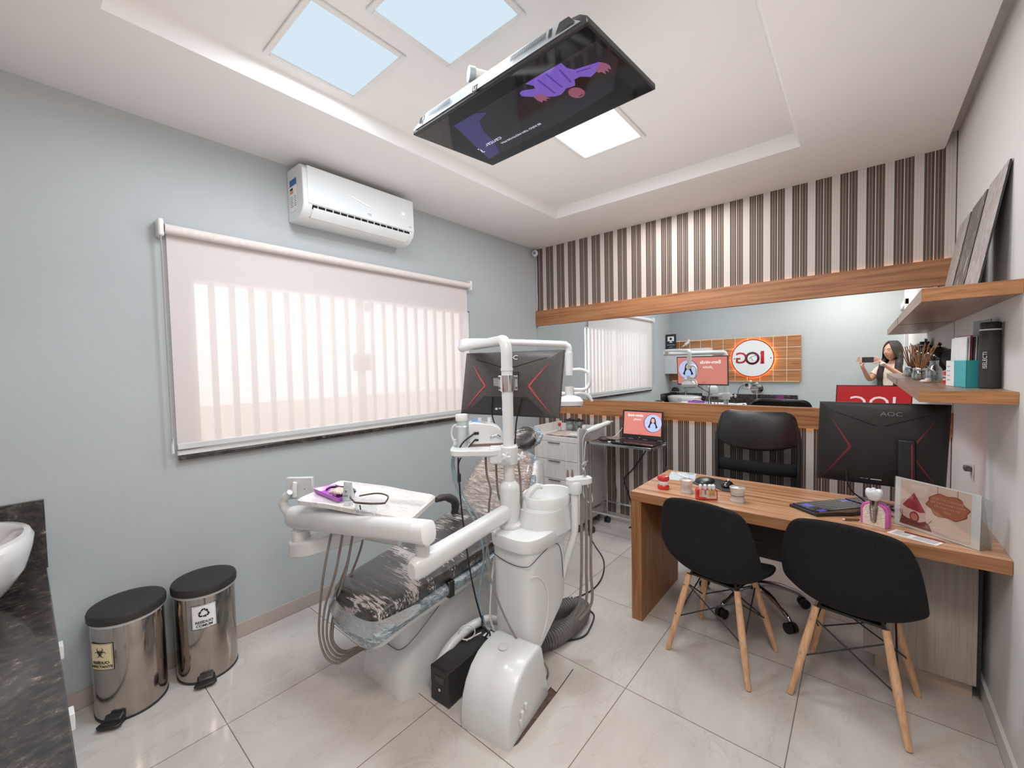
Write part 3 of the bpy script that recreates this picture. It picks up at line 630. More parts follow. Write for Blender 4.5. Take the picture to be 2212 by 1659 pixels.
# ---------------------------------------------------------------- desk objects
def keyboard():
    a = V(-.278,2.474,0); b = V(-.155,2.372,0); c = V(.045,2.83,0)
    v = (a-b).normalized(); u = V(v.y,-v.x,0) * 1.0
    if u.y < 0: u = -u
    # u runs along the length, away from the camera
    F = Fr((b.x, b.y, .751), u, -v if False else v); L, D = .44, .155
    t = thing('keyboard', 'black keyboard with blue backlit keys lying diagonally on the desk', 'keyboard', (-.10, 2.63, .75))
    F = Fr((b.x, b.y, .754), u, v)
    m = MB(); pts = [(0,0),(.10,-.012),(.16,-.03),(.30,-.03),(.36,-.012),(L,0),(L,D),(0,D)]
    w0 = F.w.z
    m.prism([V(*F.p(x,y)[:2], .7505) for x, y in pts], (0,0,.014)); part('tray', m, BLACK, t, bevel=.003)
    Z = .7648
    for r in range(6):
        nk = 20
        for k in range(nk):
            if k in (14, ) : continue
            if r == 0 and (4 <= k <= 8): 
                if k > 4: continue
                k1 = 9
            else: k1 = k+1
            x0 = .012+k*.0208; x1 = .012+k1*.0208-.003; y0 = .014+r*.0222; y1 = y0+.019
            mb = MB().prism([V(*F.p(x,y)[:2], Z) for x, y in ((x0,y0),(x1,y0),(x1,y1),(x0,y1))], (0,0,.006))
            blue = (r in (3,4) and k in (1,2)) or (r == 4 and k in (12,13)) or (r == 0 and k in (1,2,15,16,17)) or (r==1 and k in (15,16))
            yield_keys.append((mb, blue))
    kb = MB(); kblue = MB()
    part('key_bed', MB().prism([V(*F.p(x,y)[:2], .7646) for x, y in ((.008,.01),(L-.008,.01),(L-.008,D-.008),(.008,D-.008))], (0,0,.0003)), M('key_glow', (20,22,60), rough=.5, emis=(40,50,190), es=.12, noise=(9,(18,20,52))), t)
    for mb, blue in yield_keys[:100]: part('key', mb, KEYB if blue else KEYK, t, smo=False)
    rest = MB()
    for mb, blue in yield_keys[100:]: rest.add(mb.v, mb.f)
    if rest.v: o = part('key_rows', rest, KEYK, t, smo=False); o['kind'] = 'stuff'
    part('palm_edge', MB().prism([V(*F.p(x,y)[:2], .7645) for x, y in ((0,0),(.10,-.012),(.16,-.03),(.30,-.03),(.36,-.012),(L,0),(L,.011),(0,.011))], (0,0,.004)), BLACKG, t)
yield_keys = []
KEYK = M('black_keys', (30,30,33), rough=.45, noise=(20,(38,38,42))); KEYB = M('blue_lit_keys', (60,60,140), rough=.4, emis=(90,90,230), es=.35, noise=(20,(54,54,130)))
keyboard()
t = thing('mouse_pad', 'black contoured mouse pad with a wrist rest on the desk', 'mouse pad', (-.66, 2.68, .75))
pl = [(-.79,2.72),(-.785,2.62),(-.74,2.585),(-.66,2.60),(-.60,2.555),(-.545,2.56),(-.515,2.60),(-.52,2.67),(-.60,2.75),(-.66,2.79),(-.75,2.80)]
part('pad', MB().prism([V(x,y,.7505) for x, y in pl], (0,0,.004)), BLACKM, t, bevel=.001)
part('wrist_rest', MB().ell((-.735,2.70,.757), (.055,.075,.017), 20), M('gel_rest', (26,25,25), rough=.35, noise=(9,(32,31,31))), t)
t = thing('computer_mouse', 'black computer mouse resting on the mouse pad', 'mouse', (-.60, 2.655, .755))
part('body', MB().ell((-.60,2.655,.765), (.032,.052,.02), 20), BLACKG, t); part('wheel', MB().cyl((-.603,2.685,.782),(-.597,2.685,.782),.008), CHROME, t)
t = thing('notepad', 'pale blue note sheet lying under a pen at the corner of the desk', 'paper', (-.88, 2.74, .75))
N = Fr((-.932,2.616,.7502), (.148,.04,0), (-.051,.206,0)); m = MB(); N.rect(m, 0, .155, 0, .21, w=0, t=.002)
part('sheet', m, M('pale_blue_paper', (196,210,216), rough=.6, noise=(8,(188,203,210))), t); m = MB(); N.rect(m, .10, .145, .178, .192, w=.0022); part('printed_mark', m, INKG, t)
t = thing('pen', 'white ballpoint pen with gold trim on the pale blue note sheet', 'pen', (-.88, 2.73, .753))
part('barrel', MB().tube([(-.948,2.778,.757),(-.90,2.747,.757),(-.83,2.700,.757)], [.0045,.0048,.0042], 10), PAPER, t)
part('tip', MB().cyl((-.83,2.70,.757),(-.812,2.688,.7555),.0038,.001,10), M('gold_trim', (200,150,90), rough=.25, metal=1, noise=(9,(190,140,80))), t)
part('clip', MB().cyl((-.945,2.776,.7625),(-.915,2.756,.7625),.0013,n=6), M('gold_clip', (200,150,90), rough=.25, metal=1, noise=(9,(190,140,80))), t)
def arch(cx, cy, z0, z1, R, r, gap=.9, n=22, flare=1.0, rz=0, bump=0, seed=1):
    """horseshoe-shaped dental arch solid, open towards local +y"""
    rnd = random.Random(seed); outer = []; inner = []
    for i in range(n+1):
        a = PI+gap/2 + 0 + (2*PI-gap)*i/n; a = -PI/2 - PI + gap/2 + (2*PI-gap)*i/n
        k = 1+bump*math.sin(i*2.2)
        outer.append((R*math.cos(a)*k, R*math.sin(a)*k*1.05)); inner.append((r*math.cos(a), r*math.sin(a)))
    def T(p, z, s=1): return V(cx+(p[0]*math.cos(rz)-p[1]*math.sin(rz))*s, cy+(p[0]*math.sin(rz)+p[1]*math.cos(rz))*s, z)
    lp = lambda z, s: [T(p, z, s) for p in outer] + [T(p, z, 1) for p in inner[::-1]]
    return MB().loft([lp(z0, flare), lp((z0+z1)/2, 1), lp(z1, 1)])
# red gum model
t = thing('red_teeth_model', 'small red gum and white teeth model at the left end of the desk', 'dental model', (-.884, 2.40, .75))
part('lower_gum', MB().lathe([(.030,.7505),(.0335,.757),(.033,.768),(.027,.777)], (-.884,2.405,0), 24, sx=1, sy=.9), REDG, t)
part('teeth', MB().lathe([(.0262,.776),(.029,.783),(.0285,.792),(.0262,.799)], (-.884,2.405,0), 14, sx=1, sy=.9), TOOTH, t)
part('upper_gum', MB().lathe([(.027,.798),(.0335,.806),(.034,.818),(.029,.827),(.018,.830)], (-.884,2.405,0), 24, sx=1, sy=.9), REDG, t)
# clear models
def clear_model(cx, cy, lab, s=1.0, wire=False):
    t = thing('clear_teeth_model', lab, 'dental model', (cx, cy, .75), 0, 'clear teeth models on the desk')
    part('lower_base', MB().loft([[V(cx+p.x*s, cy+p.y*s, .7505+z*s) for p in sring(0,0,0,a,b,2.6,24)] for z, a, b in ((0,.033,.030),(.010,.034,.031),(.014,.029,.027),(.026,.028,.026))]), CLEARP, t)
    part('lower_teeth', arch(cx, cy+.002, .7505+.024*s, .7505+.040*s, .028*s, .016*s, .9, 26, bump=.05), CLEARP, t)
    part('upper_teeth', arch(cx, cy+.002, .7505+.037*s, .7505+.052*s, .030*s, .018*s, .9, 26, bump=.05), CLEARP, t)
    part('upper_base', MB().loft([[V(cx+p.x*s, cy+p.y*s, .7505+z*s) for p in sring(0,0,0,a,b,2.8,24)] for z, a, b in ((.050,.030,.027),(.060,.032,.029),(.074,.036,.032),(.078,.030,.026))]), CLEARP, t)
    if wire: part('bracket_wire', MB().tube([V(cx+.031*s*math.cos(a), cy+.032*s*math.sin(a), .7505+.036*s) for a in [PI*.95+i*PI*1.1/16 for i in range(17)]], .0012, 6), BLACKM, t)
clear_model(-.752, 2.405, 'clear plastic teeth model beside the red gum model', 1.0)
clear_model(-.492, 2.398, 'clear plastic teeth model with a dark wire, to the right of the red demonstration block', 1.05, True)
# red block with teeth and implant
t = thing('implant_comparison_model', 'bright red block with white teeth, roots and a small implant', 'dental model', (-.615, 2.34, .75), .0)
B = Fr((-.672,2.308,.7505), (.094,.053,0), (0,0,1)); L = .108
part('block', MB().loft([[B.p(u,v,w) for u, v in ((0,0),(L,0),(L,.052),(.85*L,.060),(.1*L,.062),(0,.05))] for w in (0,-.035)]), REDG, t, bevel=.005)
m = MB(); B.poly(m, [(.016,.018),(.045,.016),(.055,.010),(L-.008,.010),(L-.008,.046),(L-.02,.052),(.016,.055)], w=.0006, t=.0008); part('clear_window', m, M('milky_window', (214,196,190), rough=.2, noise=(30,(204,184,178))), t)
for i, (u, r_, kind) in enumerate(((.022,.0085,0),(.045,.0095,2),(.068,.0105,1),(.086,.0105,1))):
    c = B.p(u, .066, -.004)
    tt = part('tooth', MB().lathe([(.002,-.012),(r_*.75,-.008),(r_,.004),(r_*.92,.014),(r_*.5,.018),(.002,.0165)], c, 14), TOOTH, t)
    if kind == 2: part('implant_screw', MB().lathe([(.002,-.036)]+[(.0035+.0012*(k%2),-.034+.002*k) for k in range(12)]+[(.002,-.010)], B.p(u,.066,.0015), 10), GREYMET, t)
    else:
        for d in ((-.3,.3) if kind else (0,)): part('root', MB().tube([B.p(u+d*.006,.056,.0025), B.p(u+d*.014,.036,.0028), B.p(u+d*.010,.018,.0022)], [.0055,.004,.001], 10, 3), TOOTHY, t)
# big implant demonstration model
t = thing('implant_model', 'large white molar on a metal implant screw in a pink and cream block', 'dental model', (.055, 2.40, .75))
B = Fr((0.0,2.408,.7505), (.092,-.038,0), (0,0,1)); L = .0995
arc = lambda s, top: [(s,0),(L-s,0),(L-s,top-.028),(L-s-.008,top-.010),(L*.5+.018,top),(L*.5-.018,top),(s+.008,top-.010),(s,top-.028)]
part('gum_block', MB().prism([B.p(u,v,-.001) for u, v in arc(0,.103)], -B.w*.032), PINKG, t, bevel=.004)
part('bone_face', MB().prism([B.p(u,v+.0,-.002) for u, v in arc(.010,.094)], B.w*.004), BONE, t, bevel=.001)
c = B.p(L*.5, 0, 0)
prof = [(.001,.012),(.006,.016)] + [(.0085+.006*min(1,k/26)+(.0022 if k%2 else 0), .018+.0024*k) for k in range(28)] + [(.0145,.088),(.0150,.112),(.0155,.116)]
part('implant_screw', MB().lathe(prof, c, 22), M('titanium', (150,140,132), rough=.25, metal=1, noise=(9,(140,130,122))), t)
part('molar_crown', MB().loft([[V(c.x+p.x*.98, c.y+p.y, .7505+z+ (.006*math.cos(4*math.atan2(p.y,p.x)) if k >= 5 else 0)) for p in sring(0,0,0,a,a*.92,2.8,32,-.39)] for k, (z, a) in enumerate(((.113,.0165),(.117,.019),(.130,.0265),(.145,.030),(.156,.0295),(.163,.024),(.160,.012),(.157,.004)))]), TOOTH, t, sub=1)
# marker pen behind
t = thing('brown_pencil', 'brown wooden pencil lying beside the pink implant model', 'pencil', (-.04, 2.385, .75))
part('shaft', MB().cyl((-.055,2.392,.7565),(-.003,2.425,.7565),.0055,n=6), M('brown_lacquer', (110,76,54), rough=.5, noise=(30,(96,66,46))), t); part('tip', MB().cyl((-.055,2.392,.7565),(-.062,2.3875,.7565),.0055,.002,6), BONE, t)
# cards
t = thing('leaflet', 'white printed leaflet lying flat in front of the acrylic stand', 'leaflet', (.17, 2.33, .7505)); G = Fr((.086,2.328,.7506), (.145,-.06,0), (.034,.068,0)); m = MB(); G.rect(m, 0,.155,0,.073, w=0, t=.0012); part('sheet', m, PAPER, t)
m = MB()
for i in range(5): G.rect(m, .012,.06,.012+i*.011,.016+i*.011, w=.0014); G.rect(m, .075,.145,.012+i*.009,.015+i*.009, w=.0014)
part('printed_text', m, INKG, t); m = MB(); G.rect(m, .03,.155,.056,.073, w=.0014); part('printed_band', m, REDD, t)
# acrylic stand with sign
t = thing('acrylic_sign_stand', 'clear acrylic stand holding a peach coloured Easter gift notice', 'sign', (.23, 2.40, .75))
A = Fr((.116,2.487,.7505), (.229,-.187,0), (0,.0,1)); L = .296; Hh = .212
A = Fr((.116,2.487,.7505), (.229,-.187,0), (.012,.015,1))
part('clear_holder', MB().prism([A.p(0,0,.0015), A.p(L,0,.0015), A.p(L,Hh,.0015), A.p(0,Hh,.0015)], A.w*.0025), glassy('clear_cover', (248,250,250), .0, .05), t)
part('clear_back', MB().prism([A.p(0.01,0,-.0035), A.p(L,0,-.0035), A.p(L,.002,-.06), A.p(.01,.002,-.06)], A.v*.0025).prism([A.p(.01,0,-.058), A.p(L,0,-.058), A.p(L,Hh-.02,-.012), A.p(.01,Hh-.02,-.012)], A.w*.002).prism([A.p(L-.001,0,-.003), A.p(L-.001,0,-.058), A.p(L-.001,Hh-.03,-.055), A.p(L-.001,Hh-.005,-.003)], A.u*.002), ACRYL, t)
m = MB(); A.rect(m, .001, L-.001, .001, Hh-.001, w=-.002, t=.0012); pg = part('notice_sheet', m, PAPER, t)
PEACH = M('peach_print', (238,208,190), rough=.7, noise=(5,(234,202,183)))
m = MB(); A.rect(m, .022, L-.028, .010, Hh-.006, w=-.0004, t=.0003); part('printed_ground', m, PEACH, pg)
m = MB(); A.poly(m, [(.032,.095),(.075,.158),(.118,.085),(.10,.079),(.05,.086)], w=.0001); A.disc(m, .078, .055, .018, w=.0001, sy=1.25); part('printed_egg', m, M('print_red', (180,66,60), rough=.6, noise=(40,(160,52,46))), pg)
m = MB(); A.disc(m, .078, .055, .0125, w=.0004, sy=1.25); part('printed_egg_inside', m, M('print_peach2', (214,140,110), rough=.6, noise=(40,(200,124,96))), pg)
m = MB(); A.poly(m, [(.030,.050),(.05,.042),(.095,.036),(.12,.048),(.135,.034),(.142,.012),(.022,.012)], w=.00025); A.line(m, [(.128,.04),(.142,.062)], .002, w=.0004); A.line(m, [(.03,.05),(.022,.07)], .002, w=.0004); A.line(m, [(.035,.048),(.03,.072)], .002, w=.0004)
part('printed_splash', m, M('print_brown', (132,70,58), rough=.6, noise=(40,(118,58,48))), pg)
BR = M('print_terracotta', (190,112,84), rough=.6, noise=(40,(180,102,76))); BR2 = M('print_rust', (150,74,54), rough=.6, noise=(40,(140,66,48)))
def badge(m, s, w):
    pts = []
    for i in range(72):
        a = 2*PI*i/72; pts.append((.192+s*.066*math.cos(a)*(1+.07*math.sin(8*a)), .132+s*.046*math.sin(a)*(1+.10*math.cos(6*a))))
    A.poly(m, pts, w=w)
m = MB(); badge(m, 1.06, .00005); part('badge_outline', m, BR2, pg); m = MB(); badge(m, 1, .0004); bd = part('printed_badge', m, BR, pg)
m = MB(); A.rect(m, .158, .1595, .176, .206, w=.0002); A.rect(m, .224, .2255, .176, .206, w=.0002); part('printed_cord', m, BR2, pg)
LB = M('print_light', (226,166,146), rough=.6, noise=(40,(220,160,140)))
for i, s in enumerate(('QUE TAL GANHAR', 'UM DELICIOSO OVO', 'DE PÁSCOA DE', '2KG?')): text(A, s, .0125, .192, .156-.0155*i, LB, pg, w=.0010, name='printed_lettering')
# wall outlet
t = thing('wall_outlet', 'white power outlet with a grey plug on the right wall above the desk', 'outlet', (XR, 2.98, .93))
part('plate', MB().box(XR-.006, XR, 2.945, 3.015, .885, .965), WHITE2, t, bevel=.003); part('plug', MB().box(XR-.032, XR-.008, 2.955, 3.0, .925, .95), GREYMET, t, bevel=.004)
# ---------------------------------------------------------------- wall shelves
for z0, z1, lab, y0 in ((1.696,1.744,'upper thick wood wall shelf holding leaning frames',2.215), (1.313,1.356,'lower thick wood wall shelf holding jars, leaflets and a black bottle',2.235)):
    t = thing('wall_shelf', lab, 'shelf', (.30, 2.9, z0), 0, 'wood shelves on the right wall')
    part('board', MB().box(.171, XR-.001, y0+.002, YF-.031, z0, z1), WOODSHY, t); part('end_face', MB().box(.170, XR-.001, y0, y0+.002, z0-.0005, z1+.0005), WOODSH, t)
# leaning canvases
def pic(kind):
    m, nt, b = newmat('canvas_print_%d' % kind)
    n = nd(nt, 'ShaderNodeTexNoise', Scale=5.0+kind, Detail=5.0, Distortion=1.5); nt.links.new(coords(nt, (1,6,1)), n.inputs['Vector'])
    nt.links.new(ramp(nt, n.outputs[0], [(.40,(198,192,188)),(.52,(150,136,124)),(.60,(206,200,198)),(.74,(104,86,80))] if kind != 2 else [(.38,(120,112,102)),(.54,(96,88,80)),(.66,(190,184,178))]), b.inputs['Base Color']); b.inputs['Roughness'].default_value = .6; return m
for i, (y0, y1, lab) in enumerate(((2.385,2.695,'leaning framed print nearest the camera on the upper shelf'),(2.74,3.045,'darker leaning framed print in the middle of the upper shelf'),(3.10,3.40,'leaning framed print farthest back on the upper shelf'))):
    t = thing('leaning_picture', lab, 'picture', (.36, (y0+y1)/2, 1.744), 0, 'framed prints leaning on the upper shelf')
    a, b = V(.335,0,1.746), V(.411,0,2.208); nrm = V(-(b-a).z,0,(b-a).x).normalized()
    q = [V(a.x,y0,a.z),V(a.x,y1,a.z),V(b.x,y1,b.z),V(b.x,y0,b.z)]
    part('panel', MB().prism(q, -nrm*.006), BLACKM, t); part('print', MB().prism([p+nrm*.0003 for p in q], nrm*.002), pic(i+1), t)
# jar with sticks
t = thing('jar_of_sticks', 'squat glass jar with a silver rim full of wooden sticks', 'jar', (.255, 3.30, 1.356)); jc = V(.255,3.30,0)
part('jar_body', MB().lathe([(.028,1.357),(.036,1.365),(.038,1.388),(.033,1.408),(.030,1.414),(.0285,1.412),(.031,1.405),(.036,1.388),(.034,1.367),(.02,1.361)], jc, 28), GLASS, t)
part('rim', MB().lathe([(.0305,1.409),(.032,1.411),(.032,1.426),(.0305,1.428),(.027,1.426),(.027,1.411)], jc, 36), CHROME, t)
STK = M('stick_wood', (168,112,66), rough=.6, noise=(60,(150,96,52)))
sd = [(-.055,.02,.135),(-.042,-.02,.15),(-.032,.03,.145),(-.02,-.01,.125),(.018,.02,.15),(.03,-.03,.148),(.042,.01,.12),(.055,.03,.14),(.068,-.01,.155),(.008,-.03,.13),(-.01,.035,.152)]
for i, (dx, dy, h) in enumerate(sd):
    b0 = jc+V(-dx*.2,-dy*.2,1.362); e = jc+V(dx*1.05,dy,1.362+h+.055)
    part('stick', MB().cyl(b0, e, .0028+.0006*(i%3), .0022, 8), STK, t)
# glass bottle
t = thing('glass_bottle', 'small empty clear glass bottle on the lower shelf', 'bottle', (.285, 3.04, 1.356))
part('bottle_body', MB().lathe([(.028,1.357),(.031,1.362),(.0315,1.415),(.028,1.428),(.018,1.442),(.0165,1.458),(.0185,1.462),(.0185,1.468),(.0155,1.468),(.0145,1.45),(.017,1.438),(.027,1.424),(.029,1.41),(.0285,1.366),(.005,1.362)], (.285,3.04,0), 32), GLASS, t)
# white pebble
solo('white_rosette', MB().ell((.247,2.95,1.366), (.022,.018,.009), 14).ell((.255,2.945,1.374), (.012,.012,.008), 12), M('white_stone', (238,224,214), rough=.5, noise=(40,(226,208,196))), 'small white ornament lying in front of the glass bottle', 'ornament')
# black urn trophy
t = thing('black_urn_trophy', 'shiny black urn trophy with curled handles and a knob lid', 'trophy', (.338, 3.40, 1.356)); uc = V(.338,3.40,0)
us = lambda pr: [(r_*1.25, 1.3565+(z-1.3565)*1.18) for r_, z in pr]; uz = lambda x, z: uc+V(x*1.25, 0, 1.3565+(z-1.3565)*1.18)
part('foot', MB().lathe(us([(.026,1.3565),(.026,1.364),(.012,1.372),(.008,1.386),(.011,1.397),(.02,1.402)]), uc, 24), BLACKG, t)
part('bowl', MB().lathe(us([(.012,1.398),(.030,1.408),(.047,1.430),(.052,1.455),(.048,1.482),(.040,1.492),(.042,1.496)]), uc, 28), BLACKG, t)
part('lid', MB().lathe(us([(.043,1.496),(.038,1.503),(.020,1.512),(.006,1.517),(.005,1.522),(.010,1.527),(.008,1.533),(.002,1.537)]), uc, 24), BLACKG, t)
for s in (-1, 1):
    part('handle', MB().tube([uz(s*.044,1.43), uz(s*.056,1.45), uz(s*.058,1.48), uz(s*.050,1.497), uz(s*.044,1.507), uz(s*.048,1.517), uz(s*.056,1.512)], .006, 8, 5), BLACKG, t)
# red and white teeth model on shelf
t = thing('shelf_teeth_model', 'open red and cream jaw model between the urn and the leaflet box', 'dental model', (.335, 2.93, 1.356))
part('lower_jaw', arch(.335,2.93,1.357,1.372,.032,.017,1.2,22,rz=1.0), REDG, t); part('lower_teeth', arch(.335,2.93,1.372,1.380,.029,.021,1.2,30,rz=1.0,bump=.05), BONE, t)
part('upper_teeth', arch(.337,2.925,1.389,1.397,.029,.021,1.2,30,rz=1.0,bump=.05), BONE, t); part('upper_jaw', arch(.337,2.925,1.397,1.414,.032,.017,1.2,22,rz=1.0), REDG, t)
part('hinge', MB().cyl((.352,2.955,1.362),(.352,2.955,1.412),.003), BLACKM, t)
# leaflet box
t = thing('leaflet_box', 'teal and white cardboard leaflet box on the lower shelf', 'box', (.35, 2.58, 1.356)); F = Fr((.291,2.69,1.3565), (.035,-.195,0), (0,0,1)); dp = F.w*-.082
m = MB(); m.prism([F.p(0,0), F.p(.198,0), F.p(.198,.112), F.p(0,.112)], dp*.03); bx1 = part('front_panel', m, TEAL, t)
m = MB(); F.rect(m, .001,.085,.001,.111, w=.0006); part('white_half', m, PAPER, bx1)
m = MB(); m.prism([F.p(.196,0), F.p(.198,0), F.p(.198,.112), F.p(.196,.112)], dp).prism([F.p(0,0), F.p(.002,0), F.p(.002,.112), F.p(0,.112)], dp).prism([F.p(0,0), F.p(.198,0), F.p(.198,.002), F.p(0,.002)], dp)
m.prism([F.p(0,0)+dp, F.p(.198,0)+dp, F.p(.198,.205)+dp, F.p(0,.205)+dp], -dp*.02); part('box_sides', m, TEALD, t)
m = MB()
for i in range(4): F.rect(m, .012,.045,.085-.02*i,.088-.02*i, w=.0012)
part('printed_lines', m, INKG, bx1)
cols = [(240,240,238),(226,224,222),(150,60,64),(60,52,52),(230,228,226),(120,128,134),(206,206,206),(96,100,106),(214,214,212),(140,144,150)]
for i in range(10):
    w0 = -.008-i*.0068; hh = .208+.004*(i%3) + (.070 if i == 9 else 0); u0 = .03 if i == 9 else .012+.002*(i%2)
    a = [F.p(u0,.003,w0), F.p(u0+.15,.003,w0), F.p(u0+.15,hh,w0-.004), F.p(u0,hh,w0-.004)]
    tt = solo('leaflet', MB().prism(a, F.w*-.0035), M('leaflet_paper_%d' % i, cols[i], rough=.6, noise=(20,tuple(int(v*.94) for v in cols[i]))), ('tall white leaflet standing behind the others in the teal box' if i == 9 else 'printed leaflet standing upright in the teal leaflet box'), 'leaflet', 'leaflets in the teal box')
# black bottle
t = thing('black_bottle', 'tall black cylindrical bottle with white vertical lettering at the near end of the lower shelf', 'bottle', (.386, 2.47, 1.356))
part('body', MB().lathe([(.027,1.357),(.0295,1.360),(.0295,1.585)], (.386,2.47,0), 40), BLACKM, t)
part('ring', MB().lathe([(.0297,1.585),(.0297,1.590)], (.386,2.47,0), 40), PAPER, t); part('cap', MB().lathe([(.0295,1.590),(.0295,1.613),(.027,1.617)], (.386,2.47,0), 40), BLACK, t)
dv = V(-.386,-2.47,0).normalized(); K = Fr(V(.386,2.47,1.45)+ (Matrix.Rotation(-.5,4,'Z') @ dv)*.0302, (0,0,1), (0,0,1))
nn = Matrix.Rotation(-.40,4,'Z') @ dv; K = Fr(V(.386,2.47,1.48)+nn*.0300, (0,0,1), nn.cross(V(0,0,1)))
text(K, 'ISELECTI', .0175, -.012, 0, GREYW, t, w=.0012, depth=.0012)
# framed panel added as stand-in for an unidentified dark shape in the mirror
t = thing('dark_shape_standin', 'dark framed stand-in for an unidentified dark shape on the right wall, seen only in the mirror', 'picture', (XR, 1.5, 1.3))
part('frame', MB().box(XR-.02, XR, 1.05, 1.85, 1.38, 1.62), BLACK, t, bevel=.004); part('print', MB().box(XR-.022, XR-.02, 1.08, 1.82, 1.41, 1.59), M('dull_print', (60,54,54), rough=.3, noise=(6,(110,100,96))), t)
# ---------------------------------------------------------------- dental chair wrapped in film
t = thing('dental_chair', 'dental chair with black cushions under crinkled clear film and a white base', 'dental chair', (-1.72, 1.5, 0))
CX = -1.72
def arch_ring(y, h, w, n=26):
    r = []
    for j in range(n+1):
        a = PI*j/n; c, s_ = math.cos(a), math.sin(a)
        k = abs(s_)**(2/3.4); fl_ = 1 + .10*(1-k)
        r.append(V(CX-.005 + w*math.copysign(abs(c)**(2/3.4), c)*fl_ - (.10*w*k if False else 0), y, .0+h*k))
    return r
part('base_foot', MB().loft([arch_ring(*q) for q in ((1.030,.03,.120),(1.034,.07,.140),(1.050,.125,.158),(1.085,.165,.166),(1.15,.195,.170),(1.24,.235,.172),(1.34,.285,.170),(1.44,.330,.164),(1.54,.352,.158),(1.64,.352,.156),(1.74,.32,.158),(1.84,.23,.160),(1.92,.12,.158),(1.96,.04,.150))]), WHITE, t, ang=60)
rg = []
for z, y0, y1, a in ((.12,1.085,1.50,.118),(.19,1.095,1.53,.122),(.26,1.105,1.57,.122),(.33,1.12,1.61,.118),(.385,1.14,1.64,.112)):
    rg.append([V(p.x, p.y, p.z) for p in sring(CX-.02, (y0+y1)/2, z, a, (y1-y0)/2, 6, 40)])
part('lift_cover', MB().loft(rg), WHITE2, t, bevel=.004)
part('panel_seam', MB().tube([(CX-.138,1.14,.193),(CX-.12,1.098,.178),(CX-.06,1.085,.172),(CX+.04,1.083,.170),(CX+.085,1.095,.176),(CX+.110,1.15,.21),(CX+.116,1.30,.30),(CX+.112,1.42,.36)], .0022, 6, 6), GREYMET, t)
part('floor_guard', MB().tube([(-1.50,1.18,.02),(-1.495,1.20,.10),(-1.49,1.28,.165),(-1.485,1.40,.19),(-1.48,1.52,.17),(-1.475,1.62,.10),(-1.475,1.66,.02)], .022, 14, 6), WHITE, t)
# seat: sweep a cross-section along y.  list: y, z_top, half width
def slab(st, th, e=5):
    rg = []
    for y, z, a, tilt in st:
        x = -1.685-.115*(y-.9)
        n = V(0, -math.sin(tilt), math.cos(tilt)); r = []
        for j in range(28):
            q = 2*PI*j/28; c, s = math.cos(q), math.sin(q)
            px = a*math.copysign(abs(c)**(2/e), c); pz = th/2*math.copysign(abs(s)**(2/e), s)
            r.append(V(x+px, y, z-th/2) + n*pz)
        rg.append(r)
    return rg
path = [(.885,.470,.135,.0),(.900,.492,.180,.1),(.94,.508,.198,.08),(1.05,.520,.208,.05),(1.20,.530,.218,.04),(1.40,.540,.235,.03),(1.58,.552,.250,.05),(1.72,.572,.252,.1),(1.80,.590,.24,.2)]
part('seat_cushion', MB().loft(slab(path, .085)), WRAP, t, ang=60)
p2 = [(y+(-.012 if y<1 else 0), z-.078, a+.012, k) for y, z, a, k in path]
part('cushion_shell', MB().loft(slab(p2, .062, 6)), WRAPS, t, ang=60)
p3 = [(y+.03 if y < 1 else y, z-.128, a-.01, k) for y, z, a, k in path]
part('seat_pan', MB().loft(slab(p3, .045, 6)), WHITE, t, ang=60)
m = MB()
rr = lambda dz, k: [(y-(.02 if y<.95 else 0), z-.075+dz, a+k, tt) for y, z, a, tt in path]
part('film_skirt', MB().strip([[V(CX-.165,.93,.46),V(CX-.155,.885,.455),V(CX-.06,.868,.45),V(CX+.04,.864,.448),V(CX+.14,.868,.45),V(CX+.215,.885,.455),V(CX+.238,.94,.46),V(CX+.25,1.1,.468)],
    [V(CX-.19,.925,.415),V(CX-.175,.872,.405),V(CX-.08,.850,.395),V(CX+.02,.842,.392),V(CX+.12,.845,.390),V(CX+.21,.865,.388),V(CX+.240,.93,.40),V(CX+.25,1.1,.42)]]), FILM, t, sub=2)
part('film_clip', MB().box(CX+.205,CX+.230,1.27,1.31,.385,.465), BLACKG, t, bevel=.006)
# backrest
def backslab(st, th, e=5):
    rg = []
    for y, z, a, x in st:
        tl = math.radians(48); d = V(0, -math.sin(tl), math.cos(tl)); r = []
        for j in range(28):
            q = 2*PI*j/28; c, s = math.cos(q), math.sin(q)
            r.append(V(x+a*math.copysign(abs(c)**(2/e), c), y, z) + d*(th/2*math.copysign(abs(s)**(2/e), s)))
        rg.append(r)
    return rg
bs = [(1.80,.54,.19,-1.79),(1.83,.575,.228,-1.79),(1.92,.67,.248,-1.80),(2.01,.76,.242,-1.815),(2.09,.84,.218,-1.825),(2.15,.895,.165,-1.83),(2.17,.91,.11,-1.83)]
part('backrest', MB().loft(backslab(bs, .085, 3.5)), WRAPB, t, ang=60)
part('backrest_shell', MB().loft(backslab([(y+.045, z-.015, a+.012, x) for y, z, a, x in bs], .05, 4)), WRAPS, t, ang=60)
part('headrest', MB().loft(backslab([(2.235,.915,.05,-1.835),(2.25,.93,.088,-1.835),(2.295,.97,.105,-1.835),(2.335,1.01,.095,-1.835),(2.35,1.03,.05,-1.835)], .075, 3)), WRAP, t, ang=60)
part('headrest_cover', MB().loft(backslab([(2.285,.91,.06,-1.827),(2.32,.95,.112,-1.827),(2.375,1.005,.106,-1.827),(2.40,1.03,.06,-1.827)], .04, 3)), WRAPS, t, ang=60)
part('headrest_stem', MB().tube([(-1.82,2.14,.86),(-1.83,2.22,.90),(-1.835,2.30,.94)], .016, 10, 4), CHROME, t)
